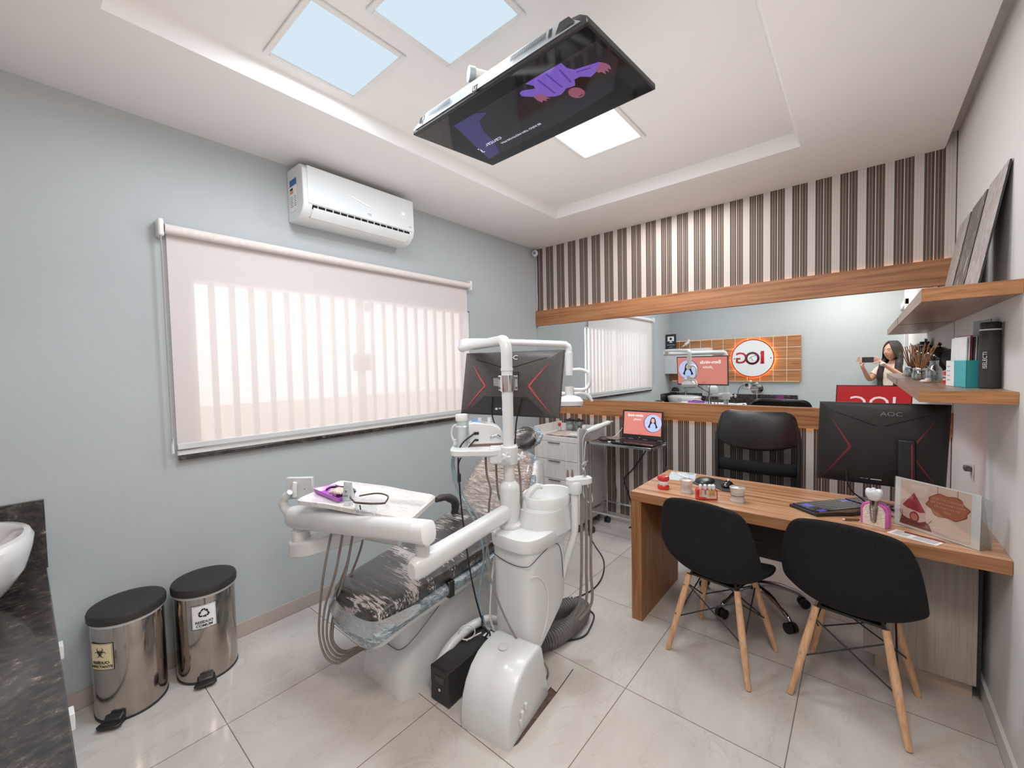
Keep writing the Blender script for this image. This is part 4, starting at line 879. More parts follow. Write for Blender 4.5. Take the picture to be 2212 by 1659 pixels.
part('armrest', MB().tube([(-1.955,1.72,.50),(-1.955,1.73,.57),(-1.950,1.735,.63),(-1.945,1.70,.672),(-1.94,1.63,.700),(-1.935,1.57,.700)], [.022,.022,.026,.026,.021,.016], 14, 5), M('dark_grey_armrest', (52,50,49), rough=.5, noise=(30,(60,58,56))), t)
part('rear_yoke', MB().tube([(CX-.04,1.74,.32),(CX-.05,1.88,.42),(CX-.08,2.0,.58),(CX-.10,2.10,.72)], [.06,.06,.05,.04], 14, 4), WHITE2, t)
part('film_tail', MB().strip([[V(-1.62,2.10,.86),V(-1.59,2.13,.89),V(-1.565,2.16,.86)],[V(-1.59,2.05,.74),V(-1.55,2.09,.75),V(-1.53,2.13,.73)],[V(-1.57,2.0,.62),V(-1.54,2.04,.63),V(-1.52,2.07,.64)]]), FILM, t, sub=2)
# ---------------------------------------------------------------- water unit with spittoon, pole, arms
t = thing('spittoon_unit', 'white dental water unit column with cuspidor bowl, pole and swing arm', 'dental unit', (-1.235, 1.57, .17))
UX, UY = -1.235, 1.575
def lift(p): b_ = .155+max(0, p.y-UY+.12)*.72; return V(p.x, p.y, b_+(p.z-.155)*(.52-b_)/(.52-.155) if p.z < .52 else p.z)
rg = [[lift(p) for p in sring(UX+dx, UY+dy, z, a, b, 5, 44)] for z, a, b, dx, dy in ((.155,.104,.138,-.002,-.006),(.163,.117,.151,-.001,-.003),(.20,.121,.156,0,0),(.30,.120,.156,0,0),(.52,.122,.158,0,0),(.665,.126,.162,0,0))]
part('column', MB().loft(rg), WHITE, t, bevel=.003)
rg = [sring(UX+.002, UY+dy, z, a, b, 4, 44) for z, a, b, dy in ((.640,.128,.172,.005),(.650,.135,.190,.012),(.690,.138,.200,.018),(.706,.133,.196,.018),(.714,.12,.18,.018))]
part('deck', MB().loft(rg), WHITE, t)
m = MB()
m.tube([(UX-.122,UY-.148,.615),(UX-.09,UY-.160,.600),(UX-.02,UY-.1625,.585),(UX+.05,UY-.1625,.582),(UX+.10,UY-.158,.590),(UX+.118,UY-.145,.600),(UX+.1245,UY-.08,.625),(UX+.1255,UY,.640),(UX+.125,UY+.06,.625),(UX+.1245,UY+.09,.56),(UX+.124,UY+.10,.45)], .0016, 6, 5)
part('panel_seam', m, DARK, t)
part('trim_line', MB().tube([(UX+.119,UY-.148,.545),(UX+.126,UY-.10,.53),(UX+.1265,UY-.05,.47),(UX+.125,UY-.03,.38),(UX+.122,UY-.05,.28),(UX+.113,UY-.11,.20),(UX+.09,UY-.152,.185),(UX+.0,UY-.163,.185),(UX-.09,UY-.158,.21)], .0022, 6, 6), PAPER, t)
# cuspidor bowl
bc = V(-1.205, 1.685, 0)
prof = [(.055,.700),(.085,.72),(.104,.76),(.112,.81),(.116,.846),(.113,.853),(.108,.849),(.104,.81),(.088,.765),(.06,.742),(.012,.738)]
part('bowl', MB().lathe(prof, bc, 44, sx=.98, sy=1.22), M('bowl_porcelain', (236,240,239), rough=.18, coat=.8, noise=(4,(230,236,235))), t)
part('bowl_skirt', MB().loft([sring(bc.x-.008, bc.y-.01, z, a, b, 2.4, 40) for z, a, b in ((.68,.126,.17),(.71,.123,.165),(.75,.118,.152),(.79,.114,.142),(.80,.10,.128))]), WHITE, t)
part('bowl_spout', MB().tube([(-1.252,1.560,.70),(-1.250,1.565,.79),(-1.246,1.580,.85),(-1.228,1.62,.888),(-1.21,1.65,.885)], [.021,.019,.018,.016,.013], 14, 6), WHITE, t)
part('cup_filler', MB().tube([(-1.200,1.585,.76),(-1.198,1.60,.810),(-1.188,1.622,.820),(-1.178,1.640,.800)], [.017,.017,.016,.010], 14, 5), WHITE, t)
part('bowl_drain', MB().cyl((-1.205,1.685,.737),(-1.205,1.685,.742),.025), GREYW, t)
PXY = V(-1.297, 1.503, 0)
def pz(z, dx=0, dy=0): return V(PXY.x+dx, PXY.y+dy, z)
m = MB().lathe([(.058,.715),(.058,.728),(.05,.735),(.045,.74),(.045,.765),(.048,.77),(.048,.90),(.046,.915),(.034,.93),(.03,.935)], PXY, 32)
part('pole_socket', m, WHITE, t)
part('pole', MB().cyl(pz(.92), pz(1.35), .0265, n=28), WHITE2, t)
part('upper_pole', MB().tube([pz(1.33), pz(1.50), pz(1.55), pz(1.585,-.006,.002), pz(1.607,-.022,.008), pz(1.612,-.045,.018)], .0272, 24, 5), WHITE, t)
part('pole_collar', MB().cyl(pz(1.465), pz(1.478), .0295, n=28), WHITE, t)
J = V(-1.93, 1.815, 1.612)
a0 = pz(1.612,-.045,.018)
part('top_arm', MB().cyl(a0, J, .0255, n=24), WHITE, t)
part('arm_cap', MB().cyl(J, J+(J-a0).normalized()*.03, .028, .024, 24), WHITE2, t)
# lower swing arm
A0 = pz(.790,0,-.02); A1 = V(-1.235, .905, .757)
d = (A1-A0).normalized(); s = V(-d.y, d.x, 0).normalized(); u = V(0,0,1)
def oval(c, a, b, k=28, e=2.6, sv=None):
    sv = sv or s; r = []
    for j in range(k):
        q = 2*PI*j/k; r.append(c + sv*(a*math.copysign(abs(math.cos(q))**(2/e), math.cos(q))) + u*(b*math.copysign(abs(math.sin(q))**(2/e), math.sin(q))))
    return r
part('swing_arm', MB().loft([oval(A0,.032,.037), oval(A0.lerp(A1,.5),.033,.039), oval(A1-d*.03,.035,.043), oval(A1+d*.015,.032,.039), oval(A1+d*.028,.02,.028)]), WHITE, t)
part('elbow_post', MB().lathe([(.027,.775),(.027,.832),(.021,.836),(.021,.875)], V(*(A1-d*.03)[:2],0), 24), WHITE2, t)
# ---------------------------------------------------------------- doctor's tray unit
t = thing('instrument_tray_unit', 'white delivery arm with a film covered instrument tray and hanging hoses', 'dental delivery unit', (-1.65, .95, .70))
B0 = V(A1.x, A1.y-.03, .925); B0 = A1 - d*.03; B0 = V(B0.x+.045, B0.y-.012, .893); B1 = V(-2.025, .800, .806)
dd = (B1-B0).normalized(); s2 = V(-dd.y, dd.x, 0).normalized(); u2_ = dd.cross(s2); u2_ = u2_ if u2_.z > 0 else -u2_
def ov2(c, a, b, e=2.6): return [c + s2*(a*math.copysign(abs(math.cos(2*PI*j/28))**(2/e), math.cos(2*PI*j/28))) + u2_*(b*math.copysign(abs(math.sin(2*PI*j/28))**(2/e), math.sin(2*PI*j/28))) for j in range(28)]
part('upper_arm', MB().loft([ov2(B0-dd*.004,.034,.039), ov2(B0,.037,.042), ov2(B0.lerp(B1,.5),.040,.046), ov2(B1-dd*.02,.043,.051), ov2(B1+dd*.012,.039,.047), ov2(B1+dd*.03,.022,.03)]), WHITE, t)
part('arm_end_cover', MB().loft([ov2(B0-dd*.012,.030,.034), ov2(B0-dd*.008,.0375,.0425), ov2(B0+dd*.045,.0380,.0430)]), M('cover_white', (240,241,240), rough=.3, noise=(6,(234,235,234))), t)
part('pivot', MB().lathe([(.030,.70),(.040,.705),(.040,.75),(.028,.755),(.028,.80)], V(-1.985,.812,0), 24), WHITE2, t)
lk = [V(-2.03,.79,0), V(-2.02,.765,0), V(-1.98,.76,0), V(-1.90,.80,0), V(-1.74,.95,0), V(-1.72,1.02,0), V(-1.76,1.05,0), V(-1.80,1.03,0)]
part('lower_link', MB().loft([[p+V(0,0,.625) for p in lk], [p+V(0,0,.635) if i in (4,5,6,7) else p+V(0,0,.70) for i, p in enumerate(lk)]][:0] + [[V(p.x,p.y,z0) for p, z0 in zip(lk, (.63,.63,.63,.645,.70,.72,.72,.70))], [V(p.x,p.y,z0) for p, z0 in zip(lk, (.70,.70,.70,.715,.77,.79,.79,.77))]]), WHITE, t, bevel=.008)
# tray, slightly waisted, with raised lip
TP = [(-2.03,1.033),(-1.74,1.115),(-1.58,1.135),(-1.43,1.165),(-1.285,.918),(-1.58,.842),(-1.72,.812),(-1.885,.752)]
def inset(P_, k): c = V(sum(p[0] for p in P_)/8, sum(p[1] for p in P_)/8, 0); return [V(c.x+(p[0]-c.x)*(1-k), c.y+(p[1]-c.y)*(1-k*1.8), 0) for p in P_]
def rnd_ring(P_, k, z):
    q = inset(P_, k); out = []
    corners = (0,3,4,7)
    for i in range(8):
        a, b, c = q[i-1], q[i], q[(i+1) % 8]
        if i in corners:
            p0 = b+(a-b).normalized()*.035; p1 = b+(c-b).normalized()*.035
            for j in range(6):
                w = j/5; out.append(V(*((p0*(1-w)**2 + b*2*w*(1-w) + p1*w*w)[:2]), z))
        else: out.append(V(b.x, b.y, z))
    return out
ZT = .92
part('tray', MB().loft([rnd_ring(TP,.05,ZT-.022), rnd_ring(TP,0,ZT-.016), rnd_ring(TP,-.005,ZT+.002), rnd_ring(TP,.015,ZT+.006), rnd_ring(TP,.045,ZT-.004), rnd_ring(TP,.06,ZT-.006)]), WRAPT, t, ang=50)
part('tray_body', MB().loft([[V(p.x,p.y,z) for p in inset(TP,k)] for z, k in ((.80,.45),(.85,.35),(.897,.25))]), WHITE, t, bevel=.01)
part('instrument_holder', MB().tube([(-1.875,.98,.715),(-1.78,1.02,.715),(-1.62,1.10,.70)], .030, 16, 4), WHITE2, t)
# control panel and grip at the left end
G = Fr((-2.112,.806,.868), (.088,.074,0), (.02,-.02,1)); L = .125
m = MB(); m.prism([G.p(0,0,0), G.p(L,0,0), G.p(L,.105,0), G.p(0,.105,0)], G.w*-.022); part('control_panel', m, GREYW, t, bevel=.003)
m = MB(); G.disc(m, .088, .05, .003, w=.0012, sx=.6); pnl = part('panel_button', m, DARK, t)
part('panel_grip', MB().tube([G.p(.045,.018,.012), G.p(.045,.045,.014), G.p(.047,.075,.012), G.p(.05,.090,.008)], [.011,.012,.012,.008], 12, 4), WHITE, t)
part('grip_handle', MB().tube([(-2.09,.80,.80),(-2.11,.79,.845),(-2.10,.79,.88),(-2.06,.80,.915)], [.017,.02,.018,.013], 14, 5), WHITE, t)
hz = [((-1.66,.93,.79),(-1.70,.86,.55),(-1.78,.84,.30),(-1.80,.93,.12),(-1.84,1.05,.02)), ((-1.72,1.0,.78),(-1.75,.93,.50),(-1.80,.90,.25),(-1.78,.96,.08),(-1.86,1.10,.02)),
      ((-1.78,.98,.78),(-1.84,.88,.50),(-1.86,.85,.28),(-1.80,.88,.10),(-1.84,1.02,.03)), ((-1.85,1.06,.78),(-1.86,.95,.50),(-1.86,.90,.25),(-1.82,.93,.09),(-1.88,1.06,.03)), ((-1.93,1.05,.78),(-1.96,.98,.50),(-1.97,.92,.25),(-1.93,.95,.10),(-1.90,1.10,.03))]
hz = []
for x, y, w_ in ((-1.77,.85,0),(-1.735,.885,.01),(-1.76,.95,.02),(-1.71,.92,.03),(-1.84,1.06,.035)):
    hz.append([(x,y,.77),(x-.02,y-.03,.60),(-1.895+w_*1.8,.845+w_*1.5,.40),(-1.915+w_*1.6,.845+w_,.26),(-1.895+w_*1.5,.86+w_,.16+w_*1.2),(-1.865+w_*.6,.90+w_,.115+w_*1.4),(-1.84+w_*.3,.96+w_*.5,.13+w_),(-1.85,1.03,.12),(-1.85,1.10,.10)])
for h in hz: part('instrument_hose', MB().tube(h, .0055, 8, 6), HOSE, t)
# ---------------------------------------------------------------- things on the tray
t = thing('instrument_tray', 'small purple plastic dish holding wrapped instruments on the tray', 'tray', (-1.85,.90,.925))
q = [V(-1.955,.845,0), V(-1.985,.935,0), V(-1.77,.975,0), V(-1.735,.885,0)]; q = [V(-1.95,.86,0),V(-1.925,.955,0),V(-1.735,.955,0),V(-1.70,.855,0)]
cq = sum(q, V(0,0,0))/4; sc2 = lambda k, z: [V(cq.x+(p.x-cq.x)*k, cq.y+(p.y-cq.y)*k, z) for p in q]
part('dish', MB().loft([sc2(.88,.9165), sc2(1,.936), sc2(1.04,.938), sc2(1.0,.939), sc2(.86,.922)]), PURPLE, t, bevel=.002)
for i, (a, b) in enumerate((((-1.85,.90),(-1.76,.93)), ((-1.83,.885),(-1.74,.915)), ((-1.82,.875),(-1.745,.895)))):
    solo('wrapped_handpiece', MB().tube([V(a[0],a[1],.937), V((a[0]+b[0])/2,(a[1]+b[1])/2,.943), V(b[0],b[1],.938)], [.008,.012,.009], 12, 4), M('pinkish_wrap_%d' % i, (230,214,208), rough=.35, noise=(40,(200,160,150))), 'white wrapped dental handpiece lying in the purple dish', 'handpiece', 'handpieces in the purple dish')
solo('dark_mirror_handle', MB().tube([(-1.875,.885,.936),(-1.87,.91,.945),(-1.80,.945,.947),(-1.74,.95,.943),(-1.72,.92,.937),(-1.76,.875,.936)], .0055, 8, 5), BLACKG, 'dark curved instrument bordering the handpieces in the purple dish', 'instrument')
t = thing('gel_tube', 'translucent plastic tube standing on its cap on the tray', 'tube', (-1.655,.875,.92))
part('cap', MB().cyl((-1.655,.875,.9155),(-1.655,.875,.935),.017,.018), FROST, t)
part('tube_body', MB().loft([[V(-1.655+math.cos(a)*rx*.85+ math.sin(a)*ry*.3, .875+math.cos(a)*rx*.5*.6+math.sin(a)*ry, z) for a in [2*PI*j/20 for j in range(20)]] for z, rx, ry in ((.936,.019,.019),(.96,.021,.018),(.99,.023,.010),(1.012,.024,.003))]), FROST, t)
m = MB(); K = Fr((-1.640,.856,.962), (.80,.60,0), (0,0,1)); K.rect(m, -.012,.010,-.004,.002, w=.004); K.rect(m, -.004,.006,.012,.022, w=.001); part('barcode', m, INKG, t)
t = thing('safety_glasses', 'clear safety glasses with brown frame resting on the tray', 'glasses', (-1.52,.90,.92))
BRN = M('brown_frame', (60,46,40), rough=.4, noise=(30,(70,54,46)))
part('frame_top', MB().tube([(-1.575,.855,.950),(-1.53,.840,.958),(-1.475,.858,.960),(-1.45,.895,.955),(-1.452,.92,.950)], .0042, 8, 6), BRN, t)
part('temple', MB().tube([(-1.452,.92,.950),(-1.50,.965,.957),(-1.58,.965,.955),(-1.655,.925,.940)], .0035, 8, 5), BRN, t)
part('temple', MB().tube([(-1.575,.855,.950),(-1.62,.865,.953),(-1.66,.89,.945)], .0035, 8, 5), BRN, t)
for c in (((-1.57,.855),(-1.515,.843)), ((-1.505,.845),(-1.455,.885))):
    (x0,y0),(x1,y1) = c; part('lens', MB().strip([[V(x0,y0,z) , V((x0+x1)/2-.003,(y0+y1)/2-.006,z), V(x1,y1,z)] for z in (.954,.935,.918)]), ACRYL, t)
part('nose_pad', MB().tube([(-1.512,.845,.950),(-1.516,.85,.93)], .003, 8), BRN, t)
# ---------------------------------------------------------------- monitor on the pole
mn = thing('pole_monitor', 'black monitor with red chevrons clamped to the white dental pole', 'monitor', (-1.36, 1.65, 1.38))
F = Fr((-1.575,1.475,1.205), (.388,.345,0), (.02,.015,1))
Lw = .525
F = Fr((-1.823,1.676,1.214), (.631,.109,-.002), (.02,.145,1))
MW, MH = .635, .362
K, wz = monitor_back(mn, F, MW, MH, RED, M('grey_monitor_back', (66,61,58), rough=.42, noise=(60,(74,69,66))))
text(K, 'AOC', .034, .325, .322, PAPER, mn, w=.0165, sx=1.3)
m = MB(); K.poly(m, [(.07,.010),(.565,.010),(.45,.105),(.175,.105)], w=.0205); part('cable_recess', m, BLACKM, mn)
m = MB()
for i in range(4): K.rect(m, .26+.022*i, .275+.022*i, .03+.006*(i%2), .042, w=.0215)
part('socket_labels', m, GREYW, mn)
ax = .345
part('mount_plate', MB().prism([K.p(ax-.06,.14,.021), K.p(ax+.045,.14,.021), K.p(ax+.045,.245,.021), K.p(ax-.06,.245,.021)], K.w*.008), BLACKM, mn, bevel=.002)
cz = 1.405
brk = V(K.p(ax,.19,.03)); pdir = (V(brk.x,brk.y,0)-V(PXY.x,PXY.y,0)).normalized(); pn = V(-pdir.y,pdir.x,0)
part('clamp', MB().lathe([(.0275,cz-.038),(.033,cz-.038),(.033,cz+.038),(.0275,cz+.038)], PXY, 28), CHROME, mn)
RX_ = Matrix((V(.83,.56,0), V(-.56,.83,0), V(0,0,1))).transposed()
part('clamp_plate', MB().cbox(V(PXY.x,PXY.y,cz)+V(-.56,.83,0)*.034, (.095,.007,.072), RX_), CHROME, mn, bevel=.002)
for s_ in (-1,1):
    for z_ in (-.024,.024): part('clamp_bolt', MB().cyl(V(PXY.x,PXY.y,cz+z_)+V(.83,.56,0)*.041*s_+V(-.56,.83,0)*.024, V(PXY.x,PXY.y,cz+z_)+V(.83,.56,0)*.041*s_+V(-.56,.83,0)*.040, .006, n=10), GREYMET, mn)
e1 = V(PXY.x,PXY.y,cz)+V(-.56,.83,0)*.05; e2 = e1.lerp(V(brk.x,brk.y,cz),.5)+V(-.07,-.02,0)
part('clamp_arm', MB().cbox(e1.lerp(e2,.5), (.03,(e2-e1).length+.02,.045), Matrix(((e2-e1).cross(V(0,0,1)).normalized(), (e2-e1).normalized(), V(0,0,1))).transposed()), GREYMET, mn, bevel=.003)
e3 = V(brk.x,brk.y,cz)
part('clamp_arm', MB().cbox(e3.lerp(e2,.5), (.03,(e3-e2).length+.02,.045), Matrix(((e3-e2).cross(V(0,0,1)).normalized(), (e3-e2).normalized(), V(0,0,1))).transposed()), GREYMET, mn, bevel=.003)
S = Fr(F.p(MW,0,-.0222), -F.u, F.v)
def welcome(S, W_, H_, t, lab):
    m = MB(); S.rect(m, .012, W_-.012, .016, H_-.012, w=.0002); sc = part('screen', m, M(lab, (120,60,56), rough=.3, emis=(222,132,120), es=.85, noise=(3,(112,54,50))), t)
    k = W_/.505; em = lambda n, c, s_=.8: M(lab+n, tuple(int(v*.6) for v in c), rough=.4, emis=c, es=s_, noise=(9, tuple(int(v*.55) for v in c)))
    text(S, 'Bem-vinda', .047*k, .165*k, H_-.06*k, em('_w', (250,240,240), 1), sc, w=.0012, bold=.0006*k); text(S, 'Jéssica', .036*k, .19*k, H_-.108*k, em('_w2', (250,240,240), 1), sc, w=.0012, shear=.4)
    m = MB(); S.disc(m, W_*.76, H_*.54, H_*.345, w=.0010); part('portrait_border', m, em('_rim', (120,40,70)), sc)
    m = MB(); S.disc(m, W_*.768, H_*.545, H_*.33, w=.0016); pt = part('portrait_ground', m, em('_blue', (190,196,240), .9), sc)
    cx_, cy_, q = W_*.768, H_*.56, H_
    m = MB(); S.poly(m, [(cx_-.10*q,cy_+.12*q),(cx_-.05*q,cy_+.21*q),(cx_+.05*q,cy_+.21*q),(cx_+.10*q,cy_+.12*q),(cx_+.13*q,cy_-.05*q),(cx_+.19*q,cy_-.17*q),(cx_+.10*q,cy_-.22*q),(cx_-.10*q,cy_-.22*q),(cx_-.19*q,cy_-.17*q),(cx_-.13*q,cy_-.05*q)], w=.0022); part('portrait_hair', m, em('_hair', (40,26,24), .5), pt)
    m = MB(); S.poly(m, [(cx_-.05*q,cy_-.02*q),(cx_+.05*q,cy_-.02*q),(cx_+.10*q,cy_-.10*q),(cx_+.12*q,cy_-.30*q),(cx_-.12*q,cy_-.30*q),(cx_-.10*q,cy_-.10*q)], w=.0028); part('portrait_shirt', m, em('_shirt', (170,200,246), .9), pt)
    m = MB(); S.disc(m, cx_, cy_+.08*q, .065*q, w=.0034, sy=1.3); S.rect(m, cx_-.02*q, cx_+.02*q, cy_-.05*q, cy_+.02*q, w=.0032); fc = part('portrait_face', m, em('_skin', (236,190,166), .8), pt)
    m = MB(); S.disc(m, cx_-.025*q, cy_+.10*q, .009*q, w=.0042, sy=.6); S.disc(m, cx_+.025*q, cy_+.10*q, .009*q, w=.0042, sy=.6); part('portrait_eyes', m, em('_eye', (50,30,28), .4), fc)
    m = MB(); S.disc(m, cx_, cy_+.035*q, .018*q, w=.0042, sy=.45); part('portrait_mouth', m, em('_mouth', (190,70,70), .7), fc)
    text(S, 'IOG', .02*k, W_*.46, H_*.10, em('_logo', (120,30,50), .6), sc, w=.0012)
    return sc
welcome(S, MW, MH, mn, 'welcome_screen_large')
for i, (u0, bot) in enumerate(((.168,.0),(.315,-.1))):
    if i == 0: pts = [K.p(.235,.10,.024), K.p(.237,.05,.028), K.p(.245,-.01,.02), V(-1.52,1.66,1.15), V(-1.47,1.60,1.11)]
    else: pts = [K.p(.42,.10,.024), K.p(.415,.05,.03), K.p(.395,-.04,.01), V(-1.44,1.72,1.06), V(-1.46,1.70,.95), V(-1.47,1.72,.80)]
    part('power_cable', MB().tube(pts, .0042, 8, 5), CABLE, mn)
# ---------------------------------------------------------------- auxiliary shelf on the pole with device
t = thing('pole_shelf', 'white rounded shelf clamped to the dental pole with two star knobs', 'shelf', (-1.42,1.46,1.03))
part('shelf_plate', MB().loft([[V(p.x,p.y,z) for p in rnd] for z, rnd in ((1.058,sring(-1.435,1.475,0,.10,.10,3,32,.72)),(1.066,sring(-1.435,1.475,0,.110,.108,3,32,.72)),(1.088,sring(-1.435,1.475,0,.110,.110,3,32,.72)),(1.0905,sring(-1.435,1.475,0,.106,.106,3,32,.72)))]), WHITE, t, bevel=.002)
dirp = V(math.cos(.72), math.sin(.72), 0)
part('shelf_plate_left', MB().loft([sring(-1.495,1.415,z,a,b,3.5,32,.72) for z, a, b in ((1.058,.068,.088),(1.066,.077,.097),(1.088,.078,.098),(1.091,.075,.095))]), WHITE, t)
part('clamp_block', MB().cbox((-1.335,1.485,1.06), (.11,.075,.08), Matrix.Rotation(.72,3,'Z')), WHITE, t, bevel=.01)
part('clamp_collar', MB().lathe([(.0275,1.02),(.043,1.02),(.045,1.03),(.045,1.10),(.041,1.105),(.0275,1.105)], PXY, 28), WHITE2, t)
for i, (dx, dy) in enumerate(((.030,-.045),(.075,-.012))):
    c = pz(1.068, dx, dy); ax_ = V(.45,-.89,0) if i == 0 else V(.85,-.52,0)
    part('clamp_screw', MB().cyl(c, c+ax_*.02, .006, n=10), CHROME, t)
    k = MB(); q = ax_.to_track_quat('Z','Y').to_matrix(); cc = c+ax_*.028
    r1 = []
    for zz in (-.008,-.006,.006,.008):
        kk = .8 if abs(zz) > .007 else 1; r1.append([cc + q @ V((.0155+.0075*math.cos(5*a))*math.cos(a)*kk, (.0155+.0075*math.cos(5*a))*math.sin(a)*kk, zz) for a in [2*PI*j/50 for j in range(50)]])
    part('star_knob', MB().loft(r1), WHITE, t)
    part('knob_hub', MB().cyl(cc+ax_*.006, cc+ax_*.014, .008, n=12), WHITE, t)
t = thing('ultrasonic_device', 'white and pale blue ultrasonic scaler unit on the pole shelf', 'dental device', (-1.44,1.50,1.055))
o_ = V(-1.508,1.450,1.092); uu = V(.68,.73,0).normalized(); vv = V(-.73,.68,0)
pr = [(0,0),(.150,0),(.152,.07),(.140,.10),(.11,.118),(.03,.125),(.0,.115)]
pr = [(0,0),(.165,0),(.170,.05),(.153,.085),(.115,.105),(.02,.120),(-.005,.112)]
dirv = V(.73,-.68,0)
Fd = Fr(o_, uu, (0,0,1))
part('housing', MB().prism([Fd.p(a,b,.03) for a, b in pr], Fd.w*-.11), WHITE, t, bevel=.006)
part('blue_top', MB().prism([Fd.p(a,b,.012) for a, b in ((.012,.1205),(.06,.1135),(.06,.1145),(.012,.1215))], Fd.w*-.085), M('pale_blue_panel', (120,168,222), rough=.25, noise=(9,(112,158,212))), t)
part('base_strip', MB().prism([Fd.p(a,b,.032) for a, b in ((0,.001),(.165,.001),(.165,.011),(0,.011))], Fd.w*-.002), M('brown_strip', (120,96,82), rough=.5, noise=(9,(110,88,76))), t)
for a in (.055,.105): part('top_knob', MB().cyl(Fd.p(a,.108,-.06), Fd.p(a,.130,-.06), .010, n=14), WHITE2, t)
for a_ in ((.020,.045,.058,.072),(.022,.042,.026,.036)): m = MB(); Fd.rect(m, *a_, w=.0305, t=.004); part('plug', m, BLACK, t, bevel=.001)
part('scaler_handpiece', MB().tube([Fd.p(.148,.040,.03), Fd.p(.135,.052,.036), Fd.p(.115,.050,.040), Fd.p(.098,.040,.044)], [.009,.007,.005,.002], 10, 4), CHROME, t)
t = thing('reservoir_bottle', 'clear water bottle with ribbed white cap beside the ultrasonic unit', 'bottle', (-1.53,1.42,1.092))
bcn = V(-1.530,1.418,0)
part('bottle_body', MB().lathe([(.024,1.093),(.0265,1.098),(.0275,1.176),(.031,1.184),(.031,1.191),(.025,1.196),(.025,1.221)], bcn, 28), FROST, t)
m = MB().loft([[V(bcn.x+(r_+(.0012 if j % 2 else 0))*math.cos(2*PI*j/48), bcn.y+(r_+(.0012 if j % 2 else 0))*math.sin(2*PI*j/48), z) for j in range(48)] for z, r_ in ((1.219,.028),(1.222,.0295),(1.248,.030),(1.252,.028))]); part('bottle_cap', m, M('ribbed_cap', (232,230,228), rough=.4, noise=(9,(224,222,220))), t)
part('bottle_hose', MB().tube([bcn+V(-.02,-.01,1.201), bcn+V(-.045,-.02,1.186), bcn+V(-.052,-.022,1.146), bcn+V(-.04,-.015,1.111), bcn+V(-.02,0,1.102)], .005, 8, 5), WCABLE, t)
part('side_cap', MB().cyl(bcn+V(-.040,-.012,1.092), bcn+V(-.040,-.012,1.124), .010, n=14), WHITE2, t)
# cables that drop from the shelf
def wire(name, pts, r, mt, lab, grp=None): return solo(name, MB().tube(pts, r, 8, 7), mt, lab, 'cable', grp)
bpw = wire('black_power_cable', [Fd.p(.030,.065,.034), Fd.p(.012,.060,.045), (-1.513,1.38,1.08),(-1.505,1.37,.90),(-1.495,1.38,.70),(-1.46,1.39,.45),(-1.43,1.42,.25),(-1.40,1.44,.19),(-1.378,1.43,.165)], .0042, CABLE, 'long black power cable dropping from the ultrasonic unit past the chair')
part('ferrite_bead', MB().cyl((-1.5085,1.372,.965),(-1.5070,1.371,.925),.0085,n=12), BLACK, bpw)
wire('black_data_cable', [Fd.p(.032,.031,.034), Fd.p(.018,.028,.044), (-1.515,1.385,1.03), (-1.512,1.368,.96)], .0036, CABLE, 'short black data cable joining the power cable beside the ultrasonic unit')
wire('blue_water_hose', [(-1.545,1.385,1.10),(-1.565,1.375,.98),(-1.53,1.39,.85),(-1.455,1.43,.70),(-1.42,1.44,.55),(-1.44,1.42,.35),(-1.415,1.43,.22),(-1.39,1.44,.19)], .0052, HOSEB, 'pale blue water hose hanging from the reservoir bottle, left of its twin', None)
wire('blue_water_hose', [(-1.525,1.38,1.10),(-1.545,1.37,1.0),(-1.505,1.39,.86),(-1.44,1.44,.72),(-1.41,1.46,.58),(-1.405,1.46,.40),(-1.40,1.455,.26),(-1.385,1.45,.20)], .0052, HOSEB, 'pale blue water hose hanging from the reservoir bottle, right of its twin', None)
wire('taupe_hose', [(-1.44,1.49,1.06),(-1.435,1.49,.95),(-1.42,1.50,.87),(-1.44,1.51,.80),(-1.455,1.52,.74)], .0055, HOSE, 'taupe hose hanging below the pole shelf, left one of three')
wire('taupe_hose', [(-1.39,1.51,1.06),(-1.39,1.515,.93),(-1.385,1.52,.84),(-1.36,1.53,.79),(-1.335,1.53,.765)], .0055, HOSE, 'taupe hose hanging below the pole shelf, middle one of three')
wire('taupe_hose', [(-1.275,1.545,1.03),(-1.27,1.555,.92),(-1.268,1.555,.85),(-1.263,1.55,.78),(-1.262,1.545,.728)], .0055, HOSE, 'taupe hose hanging below the pole shelf, right one of three behind the pole')
wire('white_tube', [(-1.375,1.50,.63),(-1.385,1.47,.50),(-1.39,1.45,.35),(-1.385,1.44,.25),(-1.372,1.45,.19)], .0052, WCABLE, 'thin white tube running down the left side of the water unit column')
wire('grey_loop_hose', [(-1.385,1.46,.66),(-1.37,1.405,.58),(-1.32,1.392,.46),(-1.24,1.390,.33),(-1.15,1.390,.24),(-1.085,1.42,.20),(-1.07,1.47,.13),(-1.09,1.50,.06),(-1.12,1.51,.015)], .0048, HOSE, 'thin grey hose crossing the front of the white water unit column')
wire('white_wire_loop', [(-1.44,1.33,.175)] + [(-1.455-.034*math.sin(a)*.75+.0, 1.345-.03*math.sin(a), .20-.036*math.cos(a)) for a in [i*.52 for i in range(13)]] + [(-1.41,1.40,.19)], .0032, WCABLE, 'white wire coiled into a loop between chair base and water unit')
wire('black_cable_loop', [(-1.42,1.42,.26),(-1.405,1.40,.235),(-1.39,1.40,.215),(-1.385,1.42,.19),(-1.40,1.43,.17),(-1.39,1.40,.165),(-1.372,1.40,.160)], .004, CABLE, 'black cable knotted above the black power supply')
wire('unit_lead', [(-1.24,1.395,.60),(-1.21,1.39,.50)], .0012, WCABLE, 'fine pale line on the face of the water unit') if False else None
